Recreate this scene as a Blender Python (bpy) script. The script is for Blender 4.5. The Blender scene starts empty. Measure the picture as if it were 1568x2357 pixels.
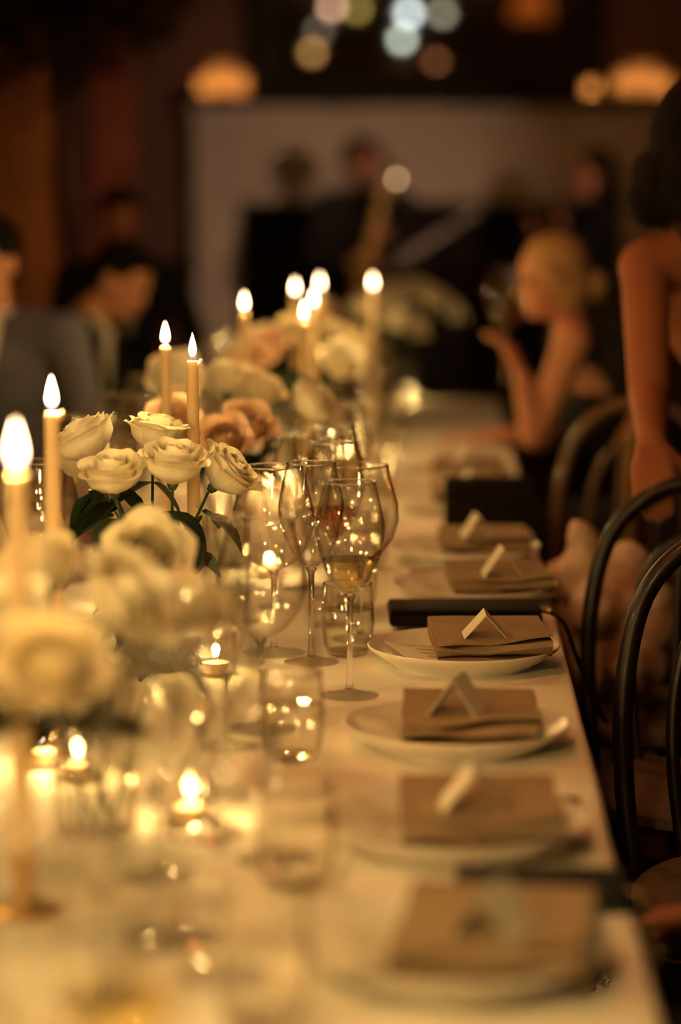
import bpy, bmesh, math, random
from mathutils import Vector, Matrix, noise
random.seed(7)
R = math.radians
V = Vector
PI = math.pi
S = bpy.context.scene
COL = S.collection

# ------------------------------------------------------------------ camera, world, exposure
cd = bpy.data.cameras.new('camera')
cam = bpy.data.objects.new('camera', cd)
COL.objects.link(cam)
cam.location = (0, 0, 1.39)
cam.rotation_euler = (R(90 - 7.3), 0, R(2.53))
cd.sensor_fit = 'VERTICAL'
cd.sensor_height = 36
cd.lens = 85
cd.clip_start = 0.05
cd.dof.use_dof = True
cd.dof.focus_distance = 3.47
cd.dof.aperture_fstop = 1.45
S.camera = cam

wd = bpy.data.worlds.new('world')
S.world = wd
wd.use_nodes = True
wd.node_tree.nodes['Background'].inputs[0].default_value = (1, .6, .4, 1)
wd.node_tree.nodes['Background'].inputs[1].default_value = .002

S.view_settings.view_transform = 'Standard'
S.view_settings.look = 'None'
S.view_settings.gamma = 1
S.view_settings.use_curve_mapping = False
S.view_settings.exposure = 0.0
S.cycles.use_denoising = True
S.cycles.max_bounces = 6
S.cycles.diffuse_bounces = 3
S.cycles.glossy_bounces = 4
S.cycles.transmission_bounces = 6
S.cycles.transparent_max_bounces = 48
S.cycles.use_adaptive_sampling = True
S.cycles.adaptive_threshold = .15
S.cycles.use_light_tree = False
S.cycles.light_sampling_threshold = .03
S.cycles.sample_clamp_indirect = 8.0
S.cycles.caustics_refractive = False

CANDLE = (1.0, .62, .19)
AMBER = (1.0, .27, .05)
TAPER_W = 2.75
VOTIVE_W = .8
AMBER_W = 17.0

# ------------------------------------------------------------------ materials
MATS = {}
def mat(name, col, rough=.6, metal=0, var=0.0, vscale=20, bump=0.0, bscale=60, spec=.5, sub=0, trans=0, coat=0, col2=None, stretch=None):
    if name in MATS: return MATS[name]
    m = bpy.data.materials.new(name); m.use_nodes = True
    nt = m.node_tree; b = nt.nodes['Principled BSDF']
    b.inputs['Base Color'].default_value = (*col, 1)
    b.inputs['Roughness'].default_value = rough
    b.inputs['Metallic'].default_value = metal
    b.inputs['Specular IOR Level'].default_value = spec
    if sub: b.inputs['Subsurface Weight'].default_value = sub; b.inputs['Subsurface Scale'].default_value = .01
    if trans: b.inputs['Transmission Weight'].default_value = trans
    if coat: b.inputs['Coat Weight'].default_value = coat
    tc = nt.nodes.new('ShaderNodeTexCoord')
    src = tc.outputs['Object']
    if stretch:
        mp = nt.nodes.new('ShaderNodeMapping'); mp.inputs['Scale'].default_value = stretch
        nt.links.new(src, mp.inputs[0]); src = mp.outputs[0]
    if var or col2:
        n = nt.nodes.new('ShaderNodeTexNoise'); n.inputs['Scale'].default_value = vscale; n.inputs['Detail'].default_value = 4
        nt.links.new(src, n.inputs['Vector'])
        r = nt.nodes.new('ShaderNodeValToRGB')
        a = [max(0, c * (1 - var)) for c in col]; c2 = col2 or [min(1, c * (1 + var)) for c in col]
        r.color_ramp.elements[0].color = (*a, 1); r.color_ramp.elements[1].color = (*c2, 1)
        r.color_ramp.elements[0].position = .35; r.color_ramp.elements[1].position = .65
        nt.links.new(n.outputs[0], r.inputs[0]); nt.links.new(r.outputs[0], b.inputs['Base Color'])
    if bump:
        n2 = nt.nodes.new('ShaderNodeTexNoise'); n2.inputs['Scale'].default_value = bscale; n2.inputs['Detail'].default_value = 5
        nt.links.new(src, n2.inputs['Vector'])
        bp = nt.nodes.new('ShaderNodeBump'); bp.inputs['Strength'].default_value = bump; bp.inputs['Distance'].default_value = .01
        nt.links.new(n2.outputs[0], bp.inputs['Height']); nt.links.new(bp.outputs[0], b.inputs['Normal'])
    MATS[name] = m
    return m

def thin_glass(name, tint=(.992, .99, .983), ior=1.6, edge=(.46, .36, .25), refl=.7):
    m = bpy.data.materials.new(name); m.use_nodes = True; nt = m.node_tree
    nt.nodes.clear()
    o = nt.nodes.new('ShaderNodeOutputMaterial'); mx = nt.nodes.new('ShaderNodeMixShader')
    t = nt.nodes.new('ShaderNodeBsdfTransparent'); t.inputs[0].default_value = (*tint, 1)
    g = nt.nodes.new('ShaderNodeBsdfGlossy'); g.inputs['Roughness'].default_value = .02; g.inputs[0].default_value = (1, 1, 1, 1)
    # Schlick reflectance, the same from both sides of the wall
    f = nt.nodes.new('ShaderNodeLayerWeight'); f.inputs[0].default_value = .5
    pw = nt.nodes.new('ShaderNodeMath'); pw.operation = 'POWER'; pw.inputs[1].default_value = 4.6
    ma = nt.nodes.new('ShaderNodeMath'); ma.operation = 'MULTIPLY_ADD'; r0 = ((ior - 1) / (ior + 1)) ** 2
    ma.inputs[1].default_value = refl; ma.inputs[2].default_value = r0
    # the long path through the wall at its turned edge dims what is behind
    ed = nt.nodes.new('ShaderNodeMath'); ed.operation = 'POWER'; ed.inputs[1].default_value = 4.0
    mc = nt.nodes.new('ShaderNodeMix'); mc.data_type = 'RGBA'; mc.inputs['A'].default_value = (*tint, 1); mc.inputs['B'].default_value = (tint[0] * edge[0], tint[1] * edge[1], tint[2] * edge[2], 1)
    nt.links.new(f.outputs['Facing'], ed.inputs[0]); nt.links.new(ed.outputs[0], mc.inputs['Factor']); nt.links.new(mc.outputs['Result'], t.inputs[0])
    nt.links.new(f.outputs['Facing'], pw.inputs[0]); nt.links.new(pw.outputs[0], ma.inputs[0])
    nt.links.new(ma.outputs[0], mx.inputs[0]); nt.links.new(t.outputs[0], mx.inputs[1]); nt.links.new(g.outputs[0], mx.inputs[2])
    nt.links.new(mx.outputs[0], o.inputs[0])
    MATS[name] = m
    return m

def translucent(name, col, rough=.6, mixf=.35, var=.08, vscale=30, tcol=None, emis=0):
    """petal, paper, wax: principled mixed with translucent"""
    m = mat(name, col, rough, var=var, vscale=vscale, spec=.25)
    nt = m.node_tree; b = nt.nodes['Principled BSDF']; o = nt.nodes['Material Output']
    t = nt.nodes.new('ShaderNodeBsdfTranslucent'); t.inputs[0].default_value = (*(tcol or col), 1)
    mx = nt.nodes.new('ShaderNodeMixShader'); mx.inputs[0].default_value = mixf
    nt.links.new(b.outputs[0], mx.inputs[1]); nt.links.new(t.outputs[0], mx.inputs[2]); nt.links.new(mx.outputs[0], o.inputs[0])
    return m

def flame_mat():
    m = bpy.data.materials.new('candle flame'); m.use_nodes = True; nt = m.node_tree; nt.nodes.clear()
    o = nt.nodes.new('ShaderNodeOutputMaterial'); ad = nt.nodes.new('ShaderNodeAddShader')
    e = nt.nodes.new('ShaderNodeEmission'); t = nt.nodes.new('ShaderNodeBsdfTransparent')
    tc = nt.nodes.new('ShaderNodeTexCoord'); sp = nt.nodes.new('ShaderNodeSeparateXYZ')
    nt.links.new(tc.outputs['Generated'], sp.inputs[0])
    rc = nt.nodes.new('ShaderNodeValToRGB')
    rc.color_ramp.elements[0].color = (.05, .12, .5, 1); rc.color_ramp.elements[1].color = (1, .66, .34, 1)
    rc.color_ramp.elements[0].position = .02; rc.color_ramp.elements[1].position = .3
    rs = nt.nodes.new('ShaderNodeValToRGB')
    for el, p, v in zip((rs.color_ramp.elements[0], rs.color_ramp.elements[1]), (.05, .38), (.02, 1)):
        el.position = p; el.color = (v, v, v, 1)
    ml = nt.nodes.new('ShaderNodeMath'); ml.operation = 'MULTIPLY'; ml.inputs[1].default_value = 13
    nt.links.new(sp.outputs[2], rc.inputs[0]); nt.links.new(sp.outputs[2], rs.inputs[0])
    nt.links.new(rs.outputs[0], ml.inputs[0])
    nt.links.new(rc.outputs[0], e.inputs[0]); nt.links.new(ml.outputs[0], e.inputs[1])
    nt.links.new(e.outputs[0], ad.inputs[0]); nt.links.new(t.outputs[0], ad.inputs[1]); nt.links.new(ad.outputs[0], o.inputs[0])
    m.cycles.emission_sampling = 'NONE'      # the flame's point light is what gets sampled
    MATS['flame'] = m
    return m

def emit_mat(name, col, s):
    m = bpy.data.materials.new(name); m.use_nodes = True; nt = m.node_tree; nt.nodes.clear()
    o = nt.nodes.new('ShaderNodeOutputMaterial'); e = nt.nodes.new('ShaderNodeEmission')
    e.inputs[0].default_value = (*col, 1); e.inputs[1].default_value = s
    nt.links.new(e.outputs[0], o.inputs[0])
    MATS[name] = m
    return m

CLOTH = mat('white linen tablecloth', (.86, .82, .74), .85, var=.03, vscale=6, bump=.35, bscale=9, spec=.2)
PLATE = mat('white glazed china', (.86, .82, .76), .36, var=.02, vscale=8, coat=.1, spec=.35)
NAPK = mat('taupe linen napkin', (.34, .25, .165), .9, var=.07, vscale=40, bump=.25, bscale=400, spec=.15)
PAPER = translucent('cream card paper', (.86, .82, .72), .8, .2, .03)
INK = mat('brown ink', (.06, .03, .02), .7, var=.1)
STEEL = mat('polished cutlery steel', (.40, .37, .33), .42, 1, var=.05)
WAX = translucent('ivory candle wax', (.86, .74, .52), .45, .45, .03, tcol=(.95, .72, .4))
WICK = mat('charred wick', (.01, .008, .006), .9, var=.2)
BRASS = mat('aged brass', (.6, .38, .13), .36, 1, var=.12, vscale=25)
PETAL = translucent('white rose petal', (.86, .82, .70), .55, .38, .04, 25, tcol=(.9, .82, .58))
PETALC = translucent('cream rose petal', (.84, .76, .56), .55, .38, .05, 25, tcol=(.9, .76, .45))
PETALB = translucent('blush rose petal', (.74, .55, .40), .55, .35, .06, 25, tcol=(.8, .5, .3))
LEAF = mat('dark rose leaf', (.012, .026, .008), .6, spec=.2, var=.35, vscale=18, bump=.3, bscale=90)
STEM = mat('green flower stem', (.03, .06, .018), .5, var=.3)
GLASS = thin_glass('thin clear glass')
FOOTG = thin_glass('glass foot', (.985, .98, .97), 1.5, (.9, .85, .76), .3)
SOLIDG = mat('solid clear glass', (1, 1, 1), .01, trans=1)
WATER = thin_glass('sparkling water', (.99, .99, .97), 1.33)
WINE = thin_glass('white wine', (.93, .84, .55), 1.36)
ROSEW = thin_glass('pink wine', (.93, .52, .42), 1.36)
FLAME = flame_mat()
WOODK = mat('dark stained bentwood', (.012, .006, .004), .4, var=.35, vscale=12, coat=.1, spec=.4, stretch=(3, 3, .4))
WOODM = mat('walnut chair wood', (.11, .05, .022), .4, var=.3, vscale=12, coat=.2, stretch=(3, 3, .4))
SEATM = mat('grey brown seat pad', (.13, .10, .08), .8, var=.15, vscale=60, bump=.2)
SEATT = mat('tan upholstery', (.42, .24, .08), .75, var=.12, vscale=30, bump=.3, bscale=200)
BLACKL = mat('black leather', (.008, .006, .006), .75, spec=.15, var=.3, bump=.3, bscale=250)
NAVYL = mat('dark navy leather', (.010, .014, .018), .6, spec=.25, var=.3, bump=.3, bscale=250)
SKIN = mat('warm skin', (.54, .26, .155), .6, var=.06, vscale=12, spec=.25, sub=.08)
SKIN3 = mat('shade darkened skin', (.36, .13, .07), .7, var=.06, vscale=12, spec=.12)  # darkened so the standing woman's arm reads as shaded from the candles
SKIN2 = mat('rosy skin', (.48, .20, .125), .6, var=.06, vscale=12, spec=.25, sub=.08)
HAIRK = mat('dark brown hair', (.007, .005, .004), .75, var=.5, vscale=60, bump=.6, bscale=90, stretch=(6, 6, .6), spec=.12)
HAIRB = mat('blonde hair', (.52, .33, .13), .45, var=.3, vscale=60, bump=.6, bscale=90, stretch=(6, 6, .6))
SUITK = mat('black suit wool', (.012, .011, .011), .85, var=.2, bump=.15, bscale=300, spec=.2)
SUITG = mat('blue grey suit wool', (.105, .115, .16), .85, var=.12, bump=.15, bscale=300, spec=.2)
SHIRT = mat('white shirt cotton', (.72, .69, .66), .8, var=.04, bump=.15, bscale=80)
DRESS = mat('black dress fabric', (.01, .009, .009), .75, var=.3, bump=.25, bscale=120, spec=.3)
EYEM = mat('dark eye', (.02, .012, .01), .2, var=.2)
LIPM = mat('lips', (.42, .13, .10), .5, var=.1)
STONE = mat('pale stone fireplace surround', (.42, .36, .31), .75, var=.08, vscale=3, bump=.2, bscale=30)
WALLM = mat('oxblood brown plaster', (.085, .03, .017), .8, var=.18, vscale=1.6, bump=.15, bscale=40)
FLOORM = mat('dark oak floorboards', (.03, .013, .006), .55, spec=.2, var=.35, vscale=4, stretch=(9, .6, 1), bump=.1)
CEILM = mat('dim plaster ceiling', (.2, .14, .10), .9, var=.1, vscale=2)
MANTEL = mat('black brown mantel wood', (.012, .008, .006), .65, var=.3, vscale=10, spec=.12)
SOOT = mat('sooty firebox', (.012, .008, .007), .95, var=.4, vscale=8, bump=.5, bscale=20)

# ------------------------------------------------------------------ builders
def link(o, parent=None):
    COL.objects.link(o)
    if parent is not None: o.parent = parent
    return o
def tag(o, label, cat, group=None, kind=None):
    if label: o['label'] = label
    if cat: o['category'] = cat
    if group: o['group'] = group
    if kind: o['kind'] = kind
    return o
def thing(name, label, cat, loc=(0, 0, 0), rz=0, group=None):
    o = link(bpy.data.objects.new(name, None)); o.empty_display_size = .05
    o.location = loc; o.rotation_euler = (0, 0, rz)
    return tag(o, label, cat, group)
def mesh(name, vs, fs, m, smooth=True):
    me = bpy.data.meshes.new(name); me.from_pydata([tuple(v) for v in vs], [], fs); me.update()
    me.materials.append(m)
    if smooth: me.polygons.foreach_set('use_smooth', [True] * len(me.polygons))
    return me
def fix(me):
    bm = bmesh.new(); bm.from_mesh(me); bmesh.ops.remove_doubles(bm, verts=bm.verts, dist=1e-6)
    bmesh.ops.recalc_face_normals(bm, faces=bm.faces); bm.to_mesh(me); bm.free()
    return me
def obj(name, me, parent=None, loc=(0, 0, 0), rot=(0, 0, 0), scale=(1, 1, 1)):
    o = link(bpy.data.objects.new(name, me), parent)
    o.location = loc; o.rotation_euler = rot; o.scale = scale
    return o
def sharp(me, ang=35):
    me.polygons.foreach_set('use_smooth', [True] * len(me.polygons))
    try: me.set_sharp_from_angle(angle=R(ang))
    except Exception: pass
    return me
def lathe(prof, m, seg=32, name='lathe', wob=None):
    vs = []; fs = []; n = len(prof)
    for i in range(seg):
        a = 2 * PI * i / seg
        for (r, z) in prof:
            k = 1 if wob is None else wob(a, z)
            vs.append((r * k * math.cos(a), r * k * math.sin(a), z))
    for i in range(seg):
        j = (i + 1) % seg
        for k in range(n - 1):
            fs.append((i * n + k, j * n + k, j * n + k + 1, i * n + k + 1))
    return sharp(fix(mesh(name, vs, fs, m)), 50)
def tube_data(pts, rad, seg=10, caps=True, flat=1.0):
    pts = [V(p) for p in pts]; n = len(pts)
    rr = [rad] * n if not hasattr(rad, '__len__') else rad
    vs = []; fs = []; up = None
    for i, p in enumerate(pts):
        t = (pts[min(i + 1, n - 1)] - pts[max(i - 1, 0)]).normalized()
        if up is None:
            up = V((0, 0, 1)) if abs(t.z) < .9 else V((1, 0, 0))
        s = t.cross(up)
        if s.length < 1e-6: s = t.cross(V((0, 1, 0)))
        s.normalize(); up = s.cross(t).normalized()
        for k in range(seg):
            a = 2 * PI * k / seg
            vs.append(p + rr[i] * (s * math.cos(a) + up * math.sin(a) * flat))
    for i in range(n - 1):
        for k in range(seg):
            l = (k + 1) % seg
            fs.append((i * seg + k, i * seg + l, (i + 1) * seg + l, (i + 1) * seg + k))
    if caps:
        fs.append(tuple(range(seg))[::-1]); fs.append(tuple((n - 1) * seg + k for k in range(seg)))
    return vs, fs
def tube(name, pts, rad, m, seg=10, flat=1.0):
    vs, fs = tube_data(pts, rad, seg, True, flat)
    return sharp(fix(mesh(name, vs, fs, m)), 50)
def rbox(name, sx, sy, sz, m, bev=.004, seg=2, z0=0):
    bm = bmesh.new(); bmesh.ops.create_cube(bm, size=1)
    for v in bm.verts: v.co = V((v.co.x * sx, v.co.y * sy, (v.co.z + .5) * sz + z0))
    if bev: bmesh.ops.bevel(bm, geom=bm.edges[:], offset=bev, segments=seg, affect='EDGES', profile=.5)
    me = bpy.data.meshes.new(name); bm.to_mesh(me); bm.free(); me.materials.append(m)
    return sharp(me, 40)
def bx(name, x0, x1, y0, y1, z0, z1, m, parent=None, bev=.004):
    me = rbox(name, x1 - x0, y1 - y0, z1 - z0, m, bev)
    return obj(name, me, parent, ((x0 + x1) / 2, (y0 + y1) / 2, z0))
def sphere_me(name, r, m, seg=16):
    bm = bmesh.new(); bmesh.ops.create_uvsphere(bm, u_segments=seg, v_segments=seg // 2 + 2, radius=r)
    me = bpy.data.meshes.new(name); bm.to_mesh(me); bm.free(); me.materials.append(m)
    me.polygons.foreach_set('use_smooth', [True] * len(me.polygons))
    return me
def copy_tree(o, parent=None):
    c = o.copy(); COL.objects.link(c)
    if parent is not None: c.parent = parent
    for ch in list(o.children):
        copy_tree(ch, c)
    return c
def place(proto, used, loc, rz, label, group=None, scale=1.0):
    o = proto if not used else copy_tree(proto)
    o.location = loc; o.rotation_euler = (0, 0, rz); o.scale = (scale,) * 3
    o['label'] = label
    if group: o['group'] = group
    return o
def smoothpath(pts, n=8):
    """Catmull-Rom through pts"""
    P = [V(p) for p in pts]; out = []
    for i in range(len(P) - 1):
        p0 = P[max(i - 1, 0)]; p1 = P[i]; p2 = P[i + 1]; p3 = P[min(i + 2, len(P) - 1)]
        for k in range(n):
            t = k / n
            out.append(.5 * ((2 * p1) + (-p0 + p2) * t + (2 * p0 - 5 * p1 + 4 * p2 - p3) * t * t + (-p0 + 3 * p1 - 3 * p2 + p3) * t ** 3))
    out.append(P[-1])
    return out
ORD = ['nearest', 'second nearest', 'third nearest', 'fourth nearest', 'fifth nearest', 'sixth nearest', 'seventh nearest', 'eighth nearest', 'ninth nearest', 'tenth nearest', 'eleventh nearest', 'twelfth nearest', 'thirteenth nearest', 'fourteenth nearest']

TZ = .72           # cloth top
XR, XL = .175, -.955
Y0, Y1 = .85, 8.3

# ------------------------------------------------------------------ the room
def struct(o): o['kind'] = 'structure'; return o
RX0, RX1, RY0, RY1, RZ = -3.6, 3.6, -3.0, 14.1, 3.7
struct(bx('floor', RX0, RX1, RY0, RY1, -.1, 0, FLOORM, None, 0))
struct(bx('ceiling', RX0, RX1, RY0, RY1, RZ, RZ + .1, CEILM, None, 0))
struct(bx('wall_back', RX0 - .1, RX1 + .1, RY1, RY1 + .15, 0, RZ, WALLM, None, 0))
struct(bx('wall_left', RX0 - .15, RX0, RY0, RY1, 0, RZ, WALLM, None, 0))
struct(bx('wall_right', RX1, RX1 + .15, RY0, RY1, 0, RZ, WALLM, None, 0))
struct(bx('wall_front', RX0 - .1, RX1 + .1, RY0 - .15, RY0, 0, RZ, WALLM, None, 0))
for nm, a in (('baseboard_back', (RX0, -1.47, RY1 - .02, RY1, 0, .14)), ('baseboard_left', (RX0, RX0 + .02, RY0, RY1 - .02, 0, .14)), ('baseboard_right', (RX1 - .02, RX1, RY0, RY1 - .02, 0, .14))):
    struct(bx(nm, *a, MANTEL, None, .004))

# fireplace
FX0, FX1, FY = -1.44, 1.165, 13.8
fp = thing('fireplace', 'wide pale stone fireplace surround under a dark mantel on the back wall', 'fireplace', (-.137, 13.95, 0))
def fpart(nm, x0, x1, y0, y1, z0, z1, m, bev=.006):
    o = bx(nm, x0, x1, y0, y1, z0, z1, m, None, bev); o.parent = fp; o.location = V(o.location) - fp.location
    return o
fpart('pilaster', FX0, -1.19, FY, RY1, 0, 1.39, STONE)
fpart('pilaster', .915, FX1, FY, RY1, 0, 1.39, STONE)
fpart('frieze', FX0, FX1, FY, RY1, 1.39, 1.85, STONE)
fpart('frieze_moulding', FX0 - .02, FX1 + .02, FY - .025, RY1, 1.85, 1.93, STONE, .012)
fpart('inner_slip', -1.19, -1.15, FY + .04, RY1 - .02, 0, 1.35, MANTEL)
fpart('inner_slip', .875, .915, FY + .04, RY1 - .02, 0, 1.35, MANTEL)
fpart('lintel_slip', -1.19, .915, FY + .04, RY1 - .02, 1.35, 1.39, MANTEL)
fpart('firebox_back', -1.15, .875, RY1 - .03, RY1 - .001, 0, 1.35, SOOT, 0)
fpart('hearth_slab', FX0, FX1, FY - .35, FY, 0, .04, MANTEL)
fpart('mantel_shelf', FX0 - .08, FX1 + .08, FY - .09, RY1, 1.93, 1.985, MANTEL, .01)
# grate with logs, dark in the opening
gr = thing('fire_grate', 'black iron grate with unlit logs inside the fireplace opening', 'grate', (-.137, 13.93, 0))
for i in range(7):
    obj('grate_bar', tube('bar', [(-.3 + .1 * i, -.05, .02), (-.3 + .1 * i, -.05, .24)], .008, MANTEL, 6), gr)
obj('grate_rail', tube('rail', [(-.34, -.05, .14), (.34, -.05, .14)], .01, MANTEL, 6), gr)
for i, (y, z) in enumerate(((.0, .09), (.05, .10), (.02, .2))):
    obj('log', tube('log', [(-.3, y, z), (0, y + .012, z + .01), (.3, y, z)], .05, WOODM, 9), gr)

# mirror above the mantel
mr = thing('mantel_mirror', 'large dark framed mirror standing on the mantel', 'mirror', (-.137, 14.05, 1.985))
MX = .84; 
mirm = mat('mirror silvering', (.5, .46, .40), .03, 1, var=.03)
for nm, a in (('frame_stile', (-1.03, -MX)), ('frame_stile', (MX, 1.03))):
    o = bx(nm, a[0], a[1], -.05, .03, 0, 1.5, MANTEL, None, .012); o.parent = mr
for nm, a in (('frame_rail', (0, .17)), ('frame_rail', (1.33, 1.5))):
    o = bx(nm, -MX, MX, -.05, .03, a[0], a[1], MANTEL, None, .012); o.parent = mr
o = bx('mirror_glass', -MX, MX, 0, .02, .17, 1.33, mirm, None, 0); o.parent = mr
PENDANTS = [(-.38, 5.0, 3.15, .045, (.75, .9, 1), 22, 'hanging globe lamp with the brightest cool white glow'), (-.43, 5.6, 2.87, .04, (.8, .95, .85), 15, 'lower hanging globe lamp with a pale green glow'),
            (-1.10, 5.0, 3.21, .04, (1, .6, .42), 14, 'hanging globe lamp with a pink warm glow'), (-.90, 4.0, 3.27, .04, (.8, .6, .15), 8, 'hanging globe lamp with an olive gold glow'),
            (-1.23, 6.0, 2.73, .04, (1, .55, .18), 7, 'lowest hanging globe lamp with an amber glow'), (-1.25, 4.5, 3.03, .035, (.8, .7, .5), 4, 'dim hanging globe lamp at left'),
            (-.06, 6.0, 3.07, .04, (.75, .72, .55), 7, 'dim hanging globe lamp at right'), (.66, 8.0, 2.94, .05, (1, .4, .15), 7, 'hanging lamp with an amber shade', True), (-.11, 7.0, 2.59, .035, (1, .38, .15), 3, 'faint orange hanging globe lamp')]

# glowing votives on the mantel, either side of the mirror
FROST = bpy.data.materials.new('frosted amber glass'); FROST.use_nodes = True
_b = FROST.node_tree.nodes['Principled BSDF']; _b.inputs['Base Color'].default_value = (.8, .5, .25, 1); _b.inputs['Roughness'].default_value = .5
_t = FROST.node_tree.nodes.new('ShaderNodeBsdfTranslucent'); _t.inputs[0].default_value = (.95, .7, .4, 1)
_n = FROST.node_tree.nodes.new('ShaderNodeTexNoise'); _n.inputs['Scale'].default_value = 40
_m = FROST.node_tree.nodes.new('ShaderNodeMixShader'); _m.inputs[0].default_value = .8
FROST.node_tree.links.new(_b.outputs[0], _m.inputs[1]); FROST.node_tree.links.new(_t.outputs[0], _m.inputs[2])
FROST.node_tree.links.new(_m.outputs[0], FROST.node_tree.nodes['Material Output'].inputs[0])

flame_me = lathe([(.0001, 0), (.0034, .003), (.0058, .009), (.0062, .013), (.0052, .02), (.0032, .028), (.0014, .034), (.0001, .038)], FLAME, 14, 'flame')
def light(name, parent, loc, w, rad=.007, col=CANDLE):
    l = bpy.data.lights.new(name, 'POINT'); l.energy = w; l.color = col; l.shadow_soft_size = rad
    o = link(bpy.data.objects.new(name, l), parent); o.location = loc
    return o
cup_big = lathe([(.0001, 0), (.036, 0), (.042, .01), (.045, .05), (.042, .10), (.039, .10), (.042, .05), (.039, .013), (.0001, .008)], FROST, 24, 'frosted cup')
tea_wax = lathe([(.0001, .0), (.019, .0), (.019, .014), (.0001, .0135)], WAX, 16, 'tealight wax')
wick_me = tube('wick', [(0, 0, 0), (.0004, 0, .005), (.001, 0, .009)], .0007, WICK, 6)
def mantel_votive(x, y, s, label, grp, w):
    t = thing('mantel_votive', label, 'candle', (x, y, 1.985), 0, grp); t.scale = (s,) * 3
    obj('cup', cup_big, t)
    obj('wax', tea_wax, t, (0, 0, .0125))
    obj('wick', wick_me, t, (0, 0, .026)); obj('flame', flame_me, t, (0, 0, .031), scale=(.6,) * 3)
    light('flame_light', t, (0, 0, .048), w, .012, (1, .74, .46))
for i, (x, y, s, sd) in enumerate(((-1.37, 13.82, 1.15, 'left'), (-1.29, 13.95, 1.9, 'centre left'), (-1.19, 13.80, 1.3, 'right'))):
    mantel_votive(x, y, s, 'amber glowing votive cup at the left mantel end, ' + ('left', 'tall middle', 'right')[i] + ' one', 'votives at the left end of the mantel', .17)
for i, (x, y, s) in enumerate(((.985, 13.80, 1.3), (1.09, 13.95, 1.9), (1.19, 13.82, 1.15))):
    mantel_votive(x, y, s, 'amber glowing votive cup at the right mantel end, ' + ('left', 'tall middle', 'right')[i] + ' one', 'votives at the right end of the mantel', .15)
mantel_votive(.80, 13.86, .8, 'small amber votive cup standing before the mirror, right of centre', 'votives before the mirror', .15)

# hanging bulbs, seen only in the mirror
bulb_mats = {}
def pendant(x, y, z, r, col, s, label, shade=False):
    t = thing('pendant_lamp', label, 'lamp', (x, y, RZ), 0, 'pendant lamps hanging over the room')
    obj('ceiling_rose', lathe([(.0001, 0), (.045, 0), (.04, -.02), (.0001, -.025)], BRASS, 16, 'rose'), t)
    obj('cord', tube('cord', [(0, 0, -.02), (0, 0, z - RZ + r)], .004, WICK, 6), t)
    k = 'bulb glow %.1f %.2f %.2f' % (s, col[1], col[2])
    if k not in MATS: emit_mat(k, col, s)
    obj('bulb', sphere_me('bulb', r, MATS[k], 14), t, (0, 0, z - RZ))
    obj('cap', lathe([(.0001, r + .02), (.012, r + .02), (.014, r - .006), (.0001, r - .006)], BRASS, 12, 'cap'), t, (0, 0, z - RZ))
    if shade:
        obj('shade', lathe([(.07, .2), (.19, -.08), (.187, -.08), (.067, .2)], FROST, 24, 'shade'), t, (0, 0, z - RZ))
for a in PENDANTS: pendant(*a)
emit_mat('fill lamp bulb', AMBER, 3)
def fill_lamp(i, x, y, z, w, col):  # unseen pendant lamps added as warm fill over the table
    t = thing('pendant_lamp', 'added brass shaded pendant lamp over the table, %s to the camera' % ORD[i], 'lamp', (x, y, RZ), 0, 'added brass pendant lamps'); d = z - RZ
    obj('ceiling_rose', lathe([(.0001, 0), (.045, 0), (.04, -.02), (.0001, -.025)], BRASS, 16, 'rose'), t)
    obj('cord', tube('cord', [(0, 0, -.02), (0, 0, d + .24)], .004, WICK, 6), t)
    obj('shade', lathe([(.05, d + .26), (.24, d + .04), (.237, d + .04), (.047, d + .26)], BRASS, 28, 'shade'), t)
    obj('bulb', sphere_me('bulb', .05, MATS['fill lamp bulb'], 14), t, (0, 0, d + .12))
    light('fill_light', t, (0, 0, d), w, .09, col)
fill_lamp(0, -.30, .9, 2.0, 36, (1, .63, .23))
fill_lamp(1, -.4, 2.7, 2.46, AMBER_W, AMBER)
fill_lamp(2, -.4, 5.2, 2.46, AMBER_W, AMBER)
t = thing('pendant_lamp', 'added amber shaded pendant lamp near the fireplace at right', 'lamp', (1.3, 11.9, RZ), 0, 'added amber pendant lamps')  # unseen lamp added to warm the right side of the fireplace
obj('ceiling_rose', lathe([(.0001, 0), (.045, 0), (.04, -.02), (.0001, -.025)], BRASS, 16, 'rose'), t)
obj('cord', tube('cord', [(0, 0, -.02), (0, 0, -.5)], .004, WICK, 6), t)
obj('shade', lathe([(.05, -.48), (.2, -.66), (.197, -.66), (.047, -.48)], BRASS, 28, 'shade'), t)
obj('bulb', sphere_me('bulb', .05, MATS['fill lamp bulb'], 14), t, (0, 0, -.60))
light('fill_light', t, (0, 0, -.70), 20, .08, (1, .42, .13))

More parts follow.
